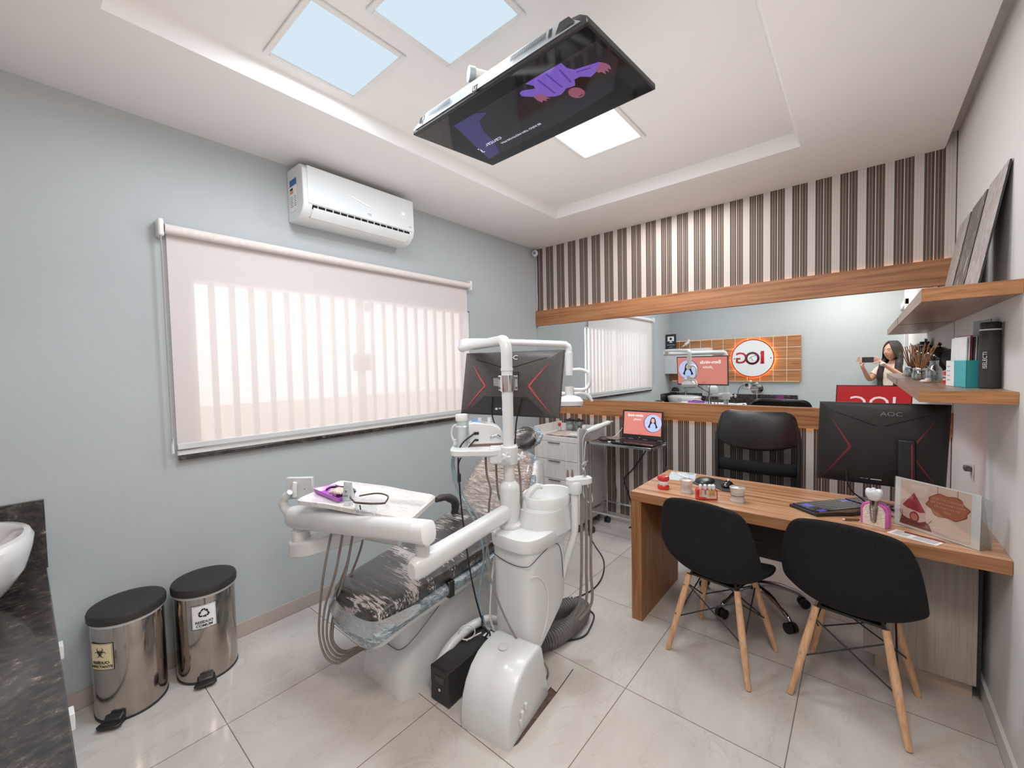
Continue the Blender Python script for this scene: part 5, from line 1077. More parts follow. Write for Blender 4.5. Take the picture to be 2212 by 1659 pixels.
# ---------------------------------------------------------------- operating light
t = thing('operating_light', 'white dental operating light hanging from its arm behind the monitor', 'dental lamp', (-1.47,2.35,1.25))
Lp = V(-1.480,2.345,0); Jm = J+V(0,0,.035)
part('light_arm', MB().tube([J+V(.0,0,.035), J+V(.10,.11,.035), Lp+V(-.05,-.06,1.628), Lp+V(-.012,-.015,1.618), Lp+V(0,0,1.60), Lp+V(0,0,1.56)], .021, 16, 4), WHITE, t)
part('arm_knuckle', MB().cyl(J+V(0,0,-.01), J+V(0,0,.05), .026, n=20), WHITE2, t)
part('drop_cover', MB().cyl(Lp+V(0,0,1.42), Lp+V(0,0,1.57), .024, .026, 20), WHITE, t)
part('yoke', MB().tube([Lp+V(.01,.01,1.455), Lp+V(.06,.05,1.455), Lp+V(.095,.08,1.43), Lp+V(.10,.085,1.36), Lp+V(.075,.065,1.325), Lp+V(.02,.02,1.325)], .012, 12, 6), WHITE, t)
part('neck', MB().cyl(Lp+V(0,0,1.285), Lp+V(0,0,1.345), .026, .029, 20), WHITE, t)
part('lamp_head', MB().loft([[V(Lp.x+p.x, Lp.y+p.y, z) for p in sring(0,0,0,a,b,3,32,.6)] for z, a, b in ((1.215,.055,.04),(1.222,.085,.06),(1.25,.09,.065),(1.275,.07,.05),(1.288,.03,.03))]), WHITE, t)
part('reflector', MB().loft([sring(Lp.x,Lp.y,z,a,b,3,32,.6) for z, a, b in ((1.2135,.075,.05),(1.216,.078,.053))]), CHROME, t)
for s_ in (-1, 1):
    dq = V(math.cos(.75), math.sin(.75), 0)*s_
    part('handle', MB().tube([Lp+dq*.03+V(0,0,1.30), Lp+dq*.08+V(0,0,1.302), Lp+dq*.125+V(0,0,1.285), Lp+dq*.15+V(0,0,1.245)], [.011,.012,.011,.009], 12, 5), WHITE, t)
# ---------------------------------------------------------------- assistant holder beside the bowl
t = thing('assistant_holder', 'white assistant arm with suction handpieces beside the cuspidor bowl', 'dental unit', (-1.07,1.72,.5))
part('vertical_arm', MB().tube([(-1.075,1.735,.86),(-1.075,1.735,.76),(-1.08,1.735,.66),(-1.105,1.72,.56),(-1.125,1.71,.48),(-1.13,1.70,.44)], [.019,.019,.018,.018,.016,.014], 14, 6), WHITE, t)
part('knuckle', MB().lathe([(.030,.855),(.034,.862),(.034,.905),(.028,.915)], (-1.075,1.74,0), 24), WHITE, t)
part('holder_head', MB().loft([sring(-1.068,1.765,z,a,b,3,32,.95) for z, a, b in ((.895,.06,.028),(.90,.066,.032),(.925,.066,.032),(.93,.06,.028))]), WHITE, t)
for i, (dx, dy) in enumerate(((-.045,-.012),(-.028,.004))): part('suction_tip', MB().cyl((-1.07+dx,1.75+dy,.93),(-1.07+dx,1.75+dy,.965),.008,.004,10), M('brown_tip_%d' % i, (120,104,94), rough=.4, noise=(9,(110,96,86))), t)
part('syringe', MB().tube([(-1.05,1.79,.93),(-1.05,1.79,.965),(-1.052,1.788,.985),(-1.035,1.80,1.01)], [.010,.009,.012,.003], 10, 4), CHROME, t)
for i, dx in enumerate((0,.018,.034)): part('suction_hose', MB().tube([(-1.055+dx,1.77+dx*.6,.895),(-1.06+dx,1.77+dx,.70),(-1.07+dx,1.78+dx,.45),(-1.09+dx*1.5,1.79+dx,.28),(-1.115+dx,1.77,.20)], .0072, 8, 6), HOSE, t)
# ---------------------------------------------------------------- floor boxes and hoses
t = thing('junction_box', 'white rounded floor box with a curved front and a round button', 'junction box', (-1.165,1.30,0), math.radians(8.3))
pts = [(-.172,0),(-.172,.075),(-.160,.13),(-.135,.18),(-.098,.222),(-.045,.252),(.005,.262),(.085,.264),(.104,.259),(.118,.246),(.168,.03),(.170,0)]
def jr(w, k): return [V(w, p[0]*k, p[1]*k if p[1] else 0) for p in pts]
part('cover', MB().loft([jr(-.118,.94), jr(-.1155,.975), jr(-.108,1), jr(.108,1), jr(.1155,.975), jr(.118,.94)]), WHITE, t, local=True, ang=50)
part('button', MB().loft([[V(r_*math.cos(a)-.02, .012+r_*math.sin(a), z + .0) for a in [2*PI*j/28 for j in range(28)]] for r_, z in ((.024,.2625),(.024,.266),(.022,.2675))]), WHITE2, t, local=True)
for y, z in ((-.085,.072),(-.055,.085),(-.095,.045)): part('valve_tab', MB().box(.117,.131,y,y+.016,z,z+.03), WHITE2, t, local=True, bevel=.004)
t = thing('power_supply', 'black uninterruptible power supply box on the floor beside the white floor box', 'power supply', (-1.425,1.31,0), math.radians(4))
part('case', MB().box(-.055,.055,-.165,.175,.004,.158), BLACKM, t, local=True, bevel=.004)
part('front_bezel', MB().box(-.056,.056,-.176,-.160,.003,.159), BLACK, t, local=True, bevel=.005)
part('display', MB().box(-.028,.030,-.1775,-.1755,.095,.125), BLACKG, t, local=True, bevel=.001)
part('power_button', MB().lathe([(.006,0),(.006,.002)], (.0,-.176,.065), 14, axis=(0,-1,0)), GREYW, t, local=True)
m = MB(); G = Fr((0,0,.1585),(1,0,0),(0,1,0)); G.rect(m, .010,.050,.11,.160); lb = part('sticker', m, PAPER, t, local=True)
m = MB(); G.rect(m, .016,.054,.114,.120, w=.001); G.rect(m, .024,.046,.134,.138, w=.001); G.rect(m, .024,.046,.142,.146, w=.001); part('sticker_text', m, INKG, lb, local=False) if False else None
def corrug(name, pts, r, lab):
    p = smooth([V(*q) for q in pts], 14); m = MB()
    L_ = [0]
    for a, b in zip(p[:-1], p[1:]): L_.append(L_[-1]+(b-a).length)
    n = int(L_[-1]/.0042); q = []; rr = []
    for i in range(n+1):
        s_ = L_[-1]*i/n; k = max(j for j in range(len(L_)) if L_[j] <= s_+1e-9); k = min(k, len(p)-2)
        q.append(p[k].lerp(p[k+1], (s_-L_[k])/max(1e-9, L_[k+1]-L_[k]))); rr.append(r*(1 if i % 4 < 2 else .86))
    m.tube(q, rr, 20); return solo(name, m, CORR, lab, 'hose')
corrug('corrugated_hose', [(-1.365,1.80,.10),(-1.355,1.95,.06),(-1.315,2.07,.052),(-1.245,2.08,.052),(-1.215,1.94,.052),(-1.225,1.78,.052),(-1.265,1.66,.052),(-1.25,1.57,.052),(-1.20,1.52,.052)], .046, 'thick grey corrugated hose bent in a loop behind the white floor box')
wire('black_floor_cable', [(-1.83,3.20,.10),(-1.82,3.16,.012),(-1.66,2.98,.006),(-1.49,2.80,.006),(-1.38,2.58,.006),(-1.345,2.38,.006),(-1.38,2.22,.006),(-1.41,2.14,.006),(-1.36,2.09,.10)][:8], .0045, CABLE, 'black cable curving over the floor from the cart to the corrugated hose')
wire('black_cable_end', [(-1.28,2.16,.006),(-1.20,2.13,.006),(-1.155,2.0,.006),(-1.15,1.92,.006),(-1.20,1.83,.006),(-1.24,1.80,.006)], .0045, CABLE, 'black cable loop lying on the floor beside the corrugated hose bend')
m = MB().prism([V(-1.088,1.52,.0008), V(-1.045,1.51,.0008), V(-1.022,1.20,.0008), V(-1.030,1.17,.0008), V(-1.040,1.19,.0008)], (0,0,.0008))
solo('floor_gap', m, M('exposed_screed', (96,78,66), rough=.9, noise=(40,(60,46,38))), 'rough brown gap in the tiles along the white floor box', 'floor gap')
solo('tile_crack', MB().tube([(-1.047,1.505,.001),(-1.055,1.58,.001),(-1.066,1.68,.001)], .0018, 5, 4), DARK, 'dark broken tile joint running back from the white floor box', 'floor crack')
# ---------------------------------------------------------------- pedal bins
def bin_(cx, cy, rz, lab, lay):
    t = thing('pedal_bin', lab, 'bin', (cx, cy, 0), rz, 'steel pedal bins under the window')
    def dring(r, z, k=40):
        return [V(r*math.cos(a)*1.0, r*math.sin(a)*1.02, z) for a in [2*PI*j/k for j in range(k)]]
    part('body', MB().loft([dring(.123,.012), dring(.124,.02), dring(.124,.425), dring(.121,.43)]), STEEL, t, local=True)
    part('base_ring', MB().loft([dring(.1225,.0), dring(.1255,.004), dring(.1255,.011), dring(.1225,.014)]), BLACK, t, local=True)
    part('bag_edge', MB().loft([dring(.1250,.412), dring(.1265,.418), dring(.126,.431)], cap=False), M('white_bag_%d' % (cy*100), (205,203,200), rough=.5, noise=(30,(190,188,186))), t, local=True)
    part('lid', MB().loft([dring(.128,.424), dring(.134,.428), dring(.135,.452), dring(.131,.462), dring(.112,.468), dring(.06,.471)]), BLACKM, t, local=True, ang=50)
    part('hinge', MB().box(-.04,.04,.115,.137,.425,.458), BLACK, t, local=True, bevel=.008)
    p = part('pedal', MB().prism([V(-.035,-.115,.012),V(-.045,-.165,.012),V(-.03,-.178,.012),V(.03,-.178,.012),V(.045,-.165,.012),V(.035,-.115,.012)], (0,0,.010)), BLACK, t, local=True, bevel=.003)
    part('pedal_cover', MB().loft([[V(x,y,z) for x, y, z in r] for r in ([(-.04,-.11,.0),(.04,-.11,.0),(.035,-.15,.0),(-.035,-.15,.0)], [(-.035,-.112,.045),(.035,-.112,.045),(.03,-.145,.03),(-.03,-.145,.03)])]), BLACK, t, local=True, bevel=.006)
    return t
def sticker(t, cx, cy, rz, a0, z0, ground, l1, l2, sym):
    # curved label on the drum at polar angle a0 (world), lower edge z0
    R = .1245; w, h = .098, .118
    def C3(u, v, o=.0008): o = o*1.6+.0006; a = a0+(u-w/2)/R; return V(cx+(R+o)*math.cos(a), cy+(R+o)*math.sin(a)*1.02, z0+v)
    def sheet(u0, u1, v0, v1, mt, name, par, o):
        m = MB().strip([[C3(u0+(u1-u0)*i/10, v, o) for i in range(11)] for v in (v0, v1)]); return part(name, m, mt, par)
    s = sheet(0, w, 0, h, INK, 'warning_label', t, .0006)
    s1 = sheet(.003, w-.003, .003, h-.003, ground, 'label_ground', s, .0010); s2 = sheet(.005, w-.005, .005, h-.005, INK, 'label_outline', s, .0013); s3 = sheet(.0062, w-.0062, .0062, h-.0062, ground, 'label_face', s, .0016)
    def wrap(o):
        o.data.transform(W(o))   # local == world in the flat frame below
        return o
    # flat artwork built in (u,v), then bent round the drum
    fl = Fr((0,0,0), (1,0,0), (0,1,0))
    def bend(me, par, name, mt):
        for vtx in me.vertices: vtx.co = C3(vtx.co.x, vtx.co.y, .0022+vtx.co.z)
        o = bpy.data.objects.new(name, me); C.objects.link(o); o.parent = par; me.transform(W(par).inverted()); me.materials.clear(); me.materials.append(mt)
    def tx(s_, size, u, v):
        cu = bpy.data.curves.new('t','FONT'); cu.body = s_; cu.size = size; cu.align_x = 'CENTER'; cu.align_y = 'CENTER'; cu.offset = .0006; cu.resolution_u = 3
        q = bpy.data.objects.new('t', cu); C.objects.link(q); me = q.to_mesh().copy(); bpy.data.objects.remove(q); me.transform(Matrix.Translation((u,v,0)))
        bend(me, s3, 'lettering', INK) if False else bend(me, s, 'lettering', INK)
    tx(l1, .0165, w/2, .034); tx(l2, .0165 if len(l2) < 8 else .0150, w/2, .017)
    m = MB(); cu_, cv = w/2, .077
    if sym == 'bio':
        for k in range(3):
            a = PI/2+k*2*PI/3; ox, oy = cu_+.0135*math.cos(a), cv+.0135*math.sin(a)
            n = 30
            for i in range(n):
                b0 = a-2.55+5.1*i/n; b1 = a-2.55+5.1*(i+1)/n; th = lambda b: .0042*(1-.8*(abs(((b-a+PI) % (2*PI))-PI)/2.55)**1.5) if True else 0
                # crescent opening outwards
                c0, c1 = b0+PI, b1+PI
                t0 = .0046*max(.12, 1-(abs(i-n/2)/(n/2))**2); t1 = .0046*max(.12, 1-(abs(i+1-n/2)/(n/2))**2)
                fl.poly(m, [(ox+.0125*math.cos(c0),oy+.0125*math.sin(c0)),(ox+(.0125-t0)*math.cos(c0),oy+(.0125-t0)*math.sin(c0)),(ox+(.0125-t1)*math.cos(c1),oy+(.0125-t1)*math.sin(c1)),(ox+.0125*math.cos(c1),oy+.0125*math.sin(c1))], w=0, t=.0001)
        fl.ring(m, cu_, cv, .0088, .0108, w=0, t=.0001, n=36)
    else:
        for k in range(3):
            a = PI/2+k*2*PI/3; R3 = lambda x, y: (cu_+x*math.cos(a-PI/2)-y*math.sin(a-PI/2), cv+x*math.sin(a-PI/2)+y*math.cos(a-PI/2))
            fl.poly(m, [R3(-.012,.013),R3(-.006,.022),R3(.005,.022),R3(.009,.0155),R3(.004,.0125),R3(.0015,.0155),R3(-.002,.0155),R3(-.0065,.009)], w=0, t=.0001)
            fl.poly(m, [R3(.013,.019),R3(.0165,.0065),R3(.003,.009)], w=0, t=.0001)
            fl.poly(m, [R3(-.014,.012),R3(-.0085,.0085),R3(-.013,.001),R3(-.0185,.0042)], w=0, t=.0001)
    me = bpy.data.meshes.new('symbol'); me.from_pydata([tuple(p) for p in m.v], [], m.f); bend(me, s, 'symbol', INK)
b1 = bin_(-2.530, .272, math.radians(55), 'steel pedal bin with the cream RESÍDUO INFECTANTE label', 0)
sticker(b1, -2.530, .272, 0, math.radians(-52), .235, YELLOW, 'RESÍDUO', 'INFECTANTE', 'bio')
b2 = bin_(-2.515, .555, math.radians(72), 'steel pedal bin with the white RESÍDUO COMUM label', 0)
sticker(b2, -2.515, .555, 0, math.radians(-16), .265, PAPER, 'RESÍDUO', 'COMUM', 'rec')
# ---------------------------------------------------------------- counter with basin (left foreground)
t = thing('granite_counter', 'dark granite counter with tall splashback in the left foreground', 'counter', (-1.7,-.19,.6))
CT = .672
part('countertop', MB().box(XL+.001, -.74, YB+.001, .042, CT-.03, CT), GRANITE, t, bevel=.002)
part('slab_joint', MB().box(-2.299,-2.295,-.30,.0425,CT,CT+.0006), DARK, t)
part('front_lip', MB().box(XL+.001, -.74, .022, .044, CT-.07, CT-.03), GRANITE, t)
part('side_splashback', MB().box(XL+.001, XL+.021, YB+.001, .046, CT, .965), GRANITE, t, bevel=.001)
part('rear_splashback', MB().box(XL+.021, -.74, YB+.001, YB+.021, CT, .965), GRANITE, t, bevel=.001)
t = thing('counter_cabinet', 'white cabinet with tab pulls under the granite counter', 'cabinet', (-1.7,-.19,0))
part('carcass', MB().box(XL+.001, -.75, YB+.001, .008, .02, CT-.072), WHITE2, t)
for i in range(4):
    x0 = XL+.005+i*.475; d_ = part('door', MB().box(x0, x0+.47, .009, .024, .03, CT-.08), WHITE, t, bevel=.002)
    part('tab_pull', MB().box(x0+.40, x0+.445, .0245, .062, .455, .505), WHITE2, d_, bevel=.002); part('tab_pull', MB().box(x0+.40, x0+.445, .0245, .062, .245, .295), WHITE2, d_, bevel=.002)
t = thing('wash_basin', 'white oval vessel basin standing on the granite counter', 'basin', (-2.36,-.17,CT))
bc2 = V(-2.345,-.195,0)
prof = [(.07,CT+.0005),(.09,CT+.008),(.12,CT+.035),(.155,CT+.078),(.185,CT+.128),(.202,CT+.195),(.208,CT+.235),(.200,CT+.252),(.183,CT+.255),(.165,CT+.24),(.13,CT+.12),(.07,CT+.05),(.01,CT+.04)]
part('bowl', MB().lathe(prof, bc2, 56, sx=1.36, sy=1.0), M('glazed_ceramic', (226,226,225), rough=.12, coat=.8, noise=(3,(220,220,219))), t)
part('drain', MB().cyl(bc2+V(0,0,CT+.041), bc2+V(0,0,CT+.046), .022), CHROME, t)
t = thing('tap', 'chrome tap with two levers behind the vessel basin', 'tap', (-2.38,-.385,CT+.001))
part('spout', MB().tube([(-2.38,-.385,CT+.001),(-2.38,-.385,CT+.30),(-2.38,-.37,CT+.36),(-2.38,-.33,CT+.375),(-2.38,-.30,CT+.34)], .011, 12, 5), CHROME, t)
for s_ in (-1,1): part('lever', MB().cyl((-2.38+s_*.012,-.385,CT+.31),(-2.38+s_*.05,-.385,CT+.325),.006,n=10), CHROME, t)
# items on the counter, seen in the mirror
t = thing('black_domed_box', 'black dome with a wavy silver rim near the splashback corner', 'box', (-2.57,-.25,.965))
c = V(-2.56,-.395,0)
part('dome', MB().lathe([(.065,.985),(.07,1.01),(.055,1.045),(.02,1.062),(.002,1.065)], c, 28, sy=.2), BLACKM, t)
part('wavy_rim', MB().loft([[V(c.x+.085*math.cos(a)*(1+.05*math.cos(9*a)), c.y+.018*math.sin(a), z+.004*math.cos(9*a)) for a in [2*PI*j/72 for j in range(72)]] for z in (.970,.986)]), CHROME, t)
t = thing('table_mirror', 'round chrome vanity mirror on a stand on the granite counter', 'mirror', (-1.27,-.33,CT))
c = V(-1.265,-.30,1.065)
part('frame', MB().lathe([(.085,-.006),(.091,-.004),(.091,.004),(.085,.006)], c, 44, axis=(.1,1,0)), CHROME, t)
part('glass', MB().lathe([(.0855,-.003),(.0855,.0045)], c, 44, axis=(.1,1,0)), MIRROR, t)
part('stem', MB().cyl((-1.265,-.30,CT),(-1.265,-.30,.975),.007), CHROME, t); part('foot', MB().lathe([(.06,CT),(.058,CT+.008),(.01,CT+.014)], (-1.265,-.30,0), 32), CHROME, t)
for s_ in (-1,1): part('pivot', MB().cyl((-1.265+s_*.09,-.30,1.065),(-1.265+s_*.112,-.30,1.065),.006,n=10), CHROME, t)
t = thing('purple_box', 'small purple printed box on the counter against the splashback', 'box', (-.97,-.37,CT)); part('carton', MB().box(-1.02,-.91,-.39,-.36,CT,.955), M('purple_card', (110,40,96), rough=.4, noise=(9,(98,34,86))), t)
t = thing('wall_outlet', 'white power outlet with a black plug and lead above the granite splashback', 'outlet', (-1.42,YB,1.11))
part('plate', MB().box(-1.47,-1.37,YB+.0005,YB+.008,1.055,1.155), WHITE2, t, bevel=.003); part('plug', MB().box(-1.45,-1.405,YB+.008,YB+.04,1.10,1.14), BLACK, t, bevel=.005)
part('lead', MB().tube([(-1.45,YB+.03,1.12),(-1.50,YB+.035,1.10),(-1.54,YB+.035,1.04),(-1.55,YB+.035,.97)], .004, 8, 5), CABLE, t)
t = thing('white_lamp_bulb', 'small white sensor dome above the outlet on the rear wall', 'sensor', (-1.36,YB,1.17)); part('dome', MB().ell((-1.365,YB+.027,1.175),.026), WHITE, t)
# wood tile panel and backlit sign on the rear wall
WARM2 = emit('soft_led_strip', (255,190,130), 1.2)
t = thing('tile_wood_panel', 'amber wood panel divided by pale grid lines behind the round sign', 'wall panel', (-1.68,YB,1.52))
part('board', MB().box(XL+.003, -.70, YB+.02, YB+.045, 1.18, 1.872), WOODX, t)
m = MB()
for i in range(1, 11): m.box(-.70-i*.178-.002, -.70-i*.178+.002, YB+.0445, YB+.0465, 1.18, 1.872)
for z in (1.353,1.526,1.70): m.box(XL+.003, -.70, YB+.0445, YB+.0465, z-.002, z+.002)
part('grid_lines', m, PAPER, t); part('spacer', MB().box(XL+.1,-.8,YB+.001,YB+.02,1.3,1.75), DARK, t)
part('led_strip', MB().box(XL+.05,-.72,YB+.008,YB+.012,1.172,1.178), WARM2, t); part('led_strip', MB().box(XL+.05,-.72,YB+.008,YB+.012,1.874,1.88), WARM2, t)
t = thing('round_sign', 'round backlit white sign with red rim and dark red letters', 'sign', (-1.335,YB+.08,1.545))
sc3 = V(-1.335,YB+.075,1.543)
part('halo_light', MB().lathe([(.296,0),(.296,.006)], sc3+V(0,-.020,0), 60, axis=(0,1,0)), emit('orange_halo', (255,150,60), 22), t)
part('disc', MB().lathe([(.300,0),(.300,.010)], sc3, 72, axis=(0,1,0)), M('sign_white', (236,238,238), rough=.15, coat=.8, noise=(3,(230,232,232))), t)
S = Fr(sc3+V(0,.0105,0), (-1,0,0), (0,0,1)); SR = M('sign_red', (196,22,44), rough=.12, coat=1, noise=(3,(120,10,26)))
m = MB(); S.ring(m, 0,0,.288,.302, w=.0002, t=.001, n=72); part('rim', m, SR, t)
text(S, 'I', .27, -.14, .0, SR, t, w=.0008, bold=.008, name='letter', sx=1.1); text(S, 'G', .25, .155, .0, SR, t, w=.0008, bold=.004, name='letter')
m = MB()
for px_ in (-.18, -.09):
    pass
S.ring(m, 0, 0, .068, .102, w=.0004, t=.001, n=40); part('letter', m, M('sign_plum', (96,14,40), rough=.12, coat=1, noise=(3,(70,10,30))), t)
m = MB()
for dz in (.072,-.078): S.rect(m, -.165,-.105,dz,dz+.010, w=.0012, t=.001)
part('letter_serif', m, SR, t)
m = MB(); S.poly(m, [(-.038,.03),(-.02,.042),(0,.034),(.02,.042),(.038,.03),(.036,.0),(.022,-.046),(.008,-.01),(-.008,-.01),(-.022,-.046),(-.036,0)], w=.0006, t=.001); part('tooth_mark', m, PAPER, t)
m = MB(); S.line(m, [(-.05,.045),(-.01,.03),(.02,.02),(.035,-.01)], .006, w=.002, t=.001); S.line(m, [(-.01,-.04),(.01,.0),(.03,.02)], .005, w=.002, t=.001); part('tooth_stroke', m, BLACK, t)
for s_ in (-1,1): part('fixing_stud', MB().lathe([(.009,0),(.009,.004)], sc3+V(s_*.255,.0105,0), 16, axis=(0,1,0)), GREYMET, t)
# wall cabinet at the rear left
t = thing('wall_cabinet', 'white ribbed wall cabinet in the rear left corner above the basin', 'cabinet', (-2.3,-.26,1.3))
part('carcass', MB().box(XL+.001, -1.93, YB+.046, -.168, 1.31, 1.735), WHITE2, t)
m = MB()
for i in range(36): m.box(-2.47+i*.015, -2.47+i*.015+.009, -.166, -.160, 1.312, 1.733)
part('ribbed_door', m.box(-2.475,-1.93,-.168,-.164,1.31,1.735), WHITE, t); part('plain_door', MB().box(XL+.002,-2.48,-.168,-.158,1.31,1.735), GREYW, t, bevel=.002)
t = thing('award_plaque', 'black award plaque with a white monitor emblem on the wall cabinet', 'plaque', (-2.55,-.2,1.735))
part('plate', MB().box(-2.655,-2.475,-.205,-.19,1.736,2.0), BLACKG, t, bevel=.002); S = Fr((-2.565,-.1895,1.86), (-1,0,0), (0,0,1))
m = MB(); S.poly(m, [(-.055,.02),(.055,.02),(.055,.10),(-.055,.10)], t=.001); S.rect(m, -.012,.012,0,.02, t=.001); S.rect(m, -.03,.03,-.006,.002, t=.001); em_ = part('emblem', m, PAPER, t)
m = MB(); S.disc(m, 0,.06,.022, w=.003); part('emblem_spot', m, BLACK, em_)
m = MB(); S.rect(m, -.065,.065,-.05,-.044, t=.001); S.rect(m, -.03,.03,-.085,-.08, t=.001); part('engraved_line', m, GREYW, t)
t = thing('bird_figure', 'white bird figurine on the wall cabinet', 'figurine', (-2.28,-.22,1.735))
part('body', MB().tube([(-2.40,-.22,1.765),(-2.35,-.22,1.795),(-2.31,-.22,1.825),(-2.285,-.22,1.845),(-2.275,-.22,1.868)], [.003,.012,.024,.024,.015], 14, 4), WHITE, t)
part('head', MB().ell((-2.275,-.22,1.876), .019), WHITE, t); part('beak', MB().cyl((-2.262,-.22,1.880),(-2.240,-.22,1.888),.005,.001,8), WHITE, t)
for s_ in (-.006,.006): part('leg', MB().cyl((-2.298+s_,-.22,1.736),(-2.298+s_,-.22,1.81),.002,n=6), CHROME, t)
# ---------------------------------------------------------------- drawer cabinet on castors by the far wall
t = thing('drawer_cabinet', 'pale oak drawer cabinet on castors in the far corner', 'cabinet', (-2.12,3.34,0))
cx0, cx1, cy0, cy1 = -2.365, -1.878, 3.12, 3.565
part('left_side', MB().box(cx0, cx0+.018, cy0, cy1, .085, .925), PALEWOOD, t); part('right_side', MB().box(cx1-.018, cx1, cy0, cy1, .085, .925), SIDEGREY, t)
part('side_edge', MB().box(cx1-.0185, cx1+.0005, cy0-.002, cy0, .084, .926), PALEWOOD, t)
part('back_panel', MB().box(cx0+.018, cx1-.018, cy1-.018, cy1, .085, .905), PALEWOOD, t); part('worktop', MB().box(cx0+.018, cx1-.018, cy0+.001, cy1-.018, .800, .842), PALEWOOD, t)
part('carcass', MB().box(cx0+.018, cx1-.018, cy0+.018, cy1-.018, .085, .80), PALEWOOD, t)
for i, (z0, z1) in enumerate(((.632,.796),(.455,.628),(.275,.451),(.095,.271))):
    d_ = part('drawer', MB().box(cx0+.021, cx1-.021, cy0, cy0+.016, z0, z1), PALEWOOD, t, bevel=.0015)
    part('pull', MB().box(cx0+.16, cx0+.285, cy0-.014, cy0-.0005, z1-.012, z1-.006), GREYMET, d_, bevel=.001)
for x in (cx0+.05, cx1-.05):
    for y in (cy0+.05, cy1-.05): part('castor', MB().cyl((x-.012,y,.030),(x+.012,y,.030),.030,n=20).cyl((x,y,.05),(x,y,.084),.008,n=8), M('brown_castor', (96,78,66), rough=.4, noise=(9,(86,70,58))), t)
# on the cabinet
t = thing('tray_cloth', 'crumpled beige cloth spread on the drawer cabinet', 'cloth', (-2.1,3.3,.842))
rnd = random.Random(4); rows = []
for j in range(9):
    rows.append([V(-2.27+.036*i+.01*rnd.random(), 3.15+.036*j+.006*rnd.random(), .8465+.008*rnd.random()) for i in range(10)])
part('sheet', MB().strip(rows), M('beige_cloth', (196,178,168), rough=.8, noise=(20,(184,165,154))), t, solid=.002)
for i, (x, y) in enumerate(((-2.19,3.47),(-2.10,3.49))):
    t = thing('lidded_jar', ('clear jar with a black lid at the back of the cabinet, left one' if i == 0 else 'clear jar with a black lid at the back of the cabinet, right one'), 'jar', (x,y,.842), 0, None)
    part('jar_body', MB().lathe([(.040,.843),(.042,.85),(.042,.915),(.036,.935),(.036,.945),(.034,.945),(.034,.935),(.040,.91),(.040,.852)], (x,y,0), 28), GLASS, t); part('lid', MB().lathe([(.048,.945),(.049,.95),(.049,.958),(.012,.962),(.010,.972)], (x,y,0), 28), BLACK, t)
    if i == 0: part('cotton', MB().ell((x,y,.885),(.036,.036,.03)), PAPER, t)
t = thing('red_cap_bottle', 'little clear bottle with a red cap left of the lidded jars', 'bottle', (-2.23,3.36,.842)); part('glass_body', MB().lathe([(.020,.850),(.02,.885),(.010,.90)], (-2.24,3.36,0), 18), GLASS, t); part('cap', MB().lathe([(.015,.905),(.016,.93),(.012,.934)], (-2.24,3.36,0), 18), REDG, t); part('neck', MB().cyl((-2.24,3.36,.898),(-2.24,3.36,.908),.008), CHROME, t)
t = thing('white_handpiece', 'white curing handpiece lying on the cabinet near the right edge', 'handpiece', (-1.95,3.17,.842))
part('body', MB().tube([(-2.02,3.155,.862),(-1.97,3.16,.868),(-1.905,3.165,.866)], [.008,.014,.013], 12, 4), WHITE, t); part('coiled_lead', MB().tube([(-2.02,3.155,.862),(-2.06,3.20,.866),(-2.04,3.26,.866),(-1.98,3.27,.866),(-1.93,3.24,.866)], .003, 8, 6), WCABLE, t)
t = thing('white_dispenser', 'white plastic dispenser tray at the back right of the cabinet top', 'dispenser', (-2.0,3.46,.842)); part('base', MB().box(-2.05,-1.92,3.40,3.50,.8425,.865), WHITE, t, bevel=.004); part('post', MB().box(-2.04,-2.01,3.44,3.47,.865,.915), WHITE, t, bevel=.006); part('peg', MB().cyl((-2.075,3.45,.8425),(-2.075,3.45,.885),.010), WHITE, t)
# scanner wand resting on the right side panel
t = thing('intraoral_scanner', 'white intraoral scanner wand leaning out over the cabinet side', 'scanner', (-1.86,3.25,.93))
part('wand', MB().tube([(-1.842,3.185,.905),(-1.80,3.27,.930),(-1.755,3.37,.957),(-1.735,3.42,.968)], [.022,.027,.022,.012], 14, 4), WHITE, t); part('tip', MB().tube([(-1.735,3.42,.968),(-1.722,3.45,.972)], [.009,.006], 10), M('tan_tip', (206,184,160), rough=.4, noise=(9,(196,174,150))), t)
part('cradle', MB().tube([(-1.875,3.23,.915),(-1.84,3.24,.900),(-1.80,3.27,.905)], .008, 10, 4), GREYW, t)
part('lead', MB().tube([(-1.842,3.185,.900),(-1.858,3.168,.86),(-1.868,3.160,.80),(-1.868,3.158,.60),(-1.870,3.158,.42),(-1.860,3.157,.34),(-1.815,3.155,.29),(-1.775,3.155,.31),(-1.79,3.155,.38),(-1.835,3.157,.46),(-1.858,3.160,.55),(-1.850,3.165,.75),(-1.842,3.172,.82)], .0042, 8, 6), WCABLE, t)
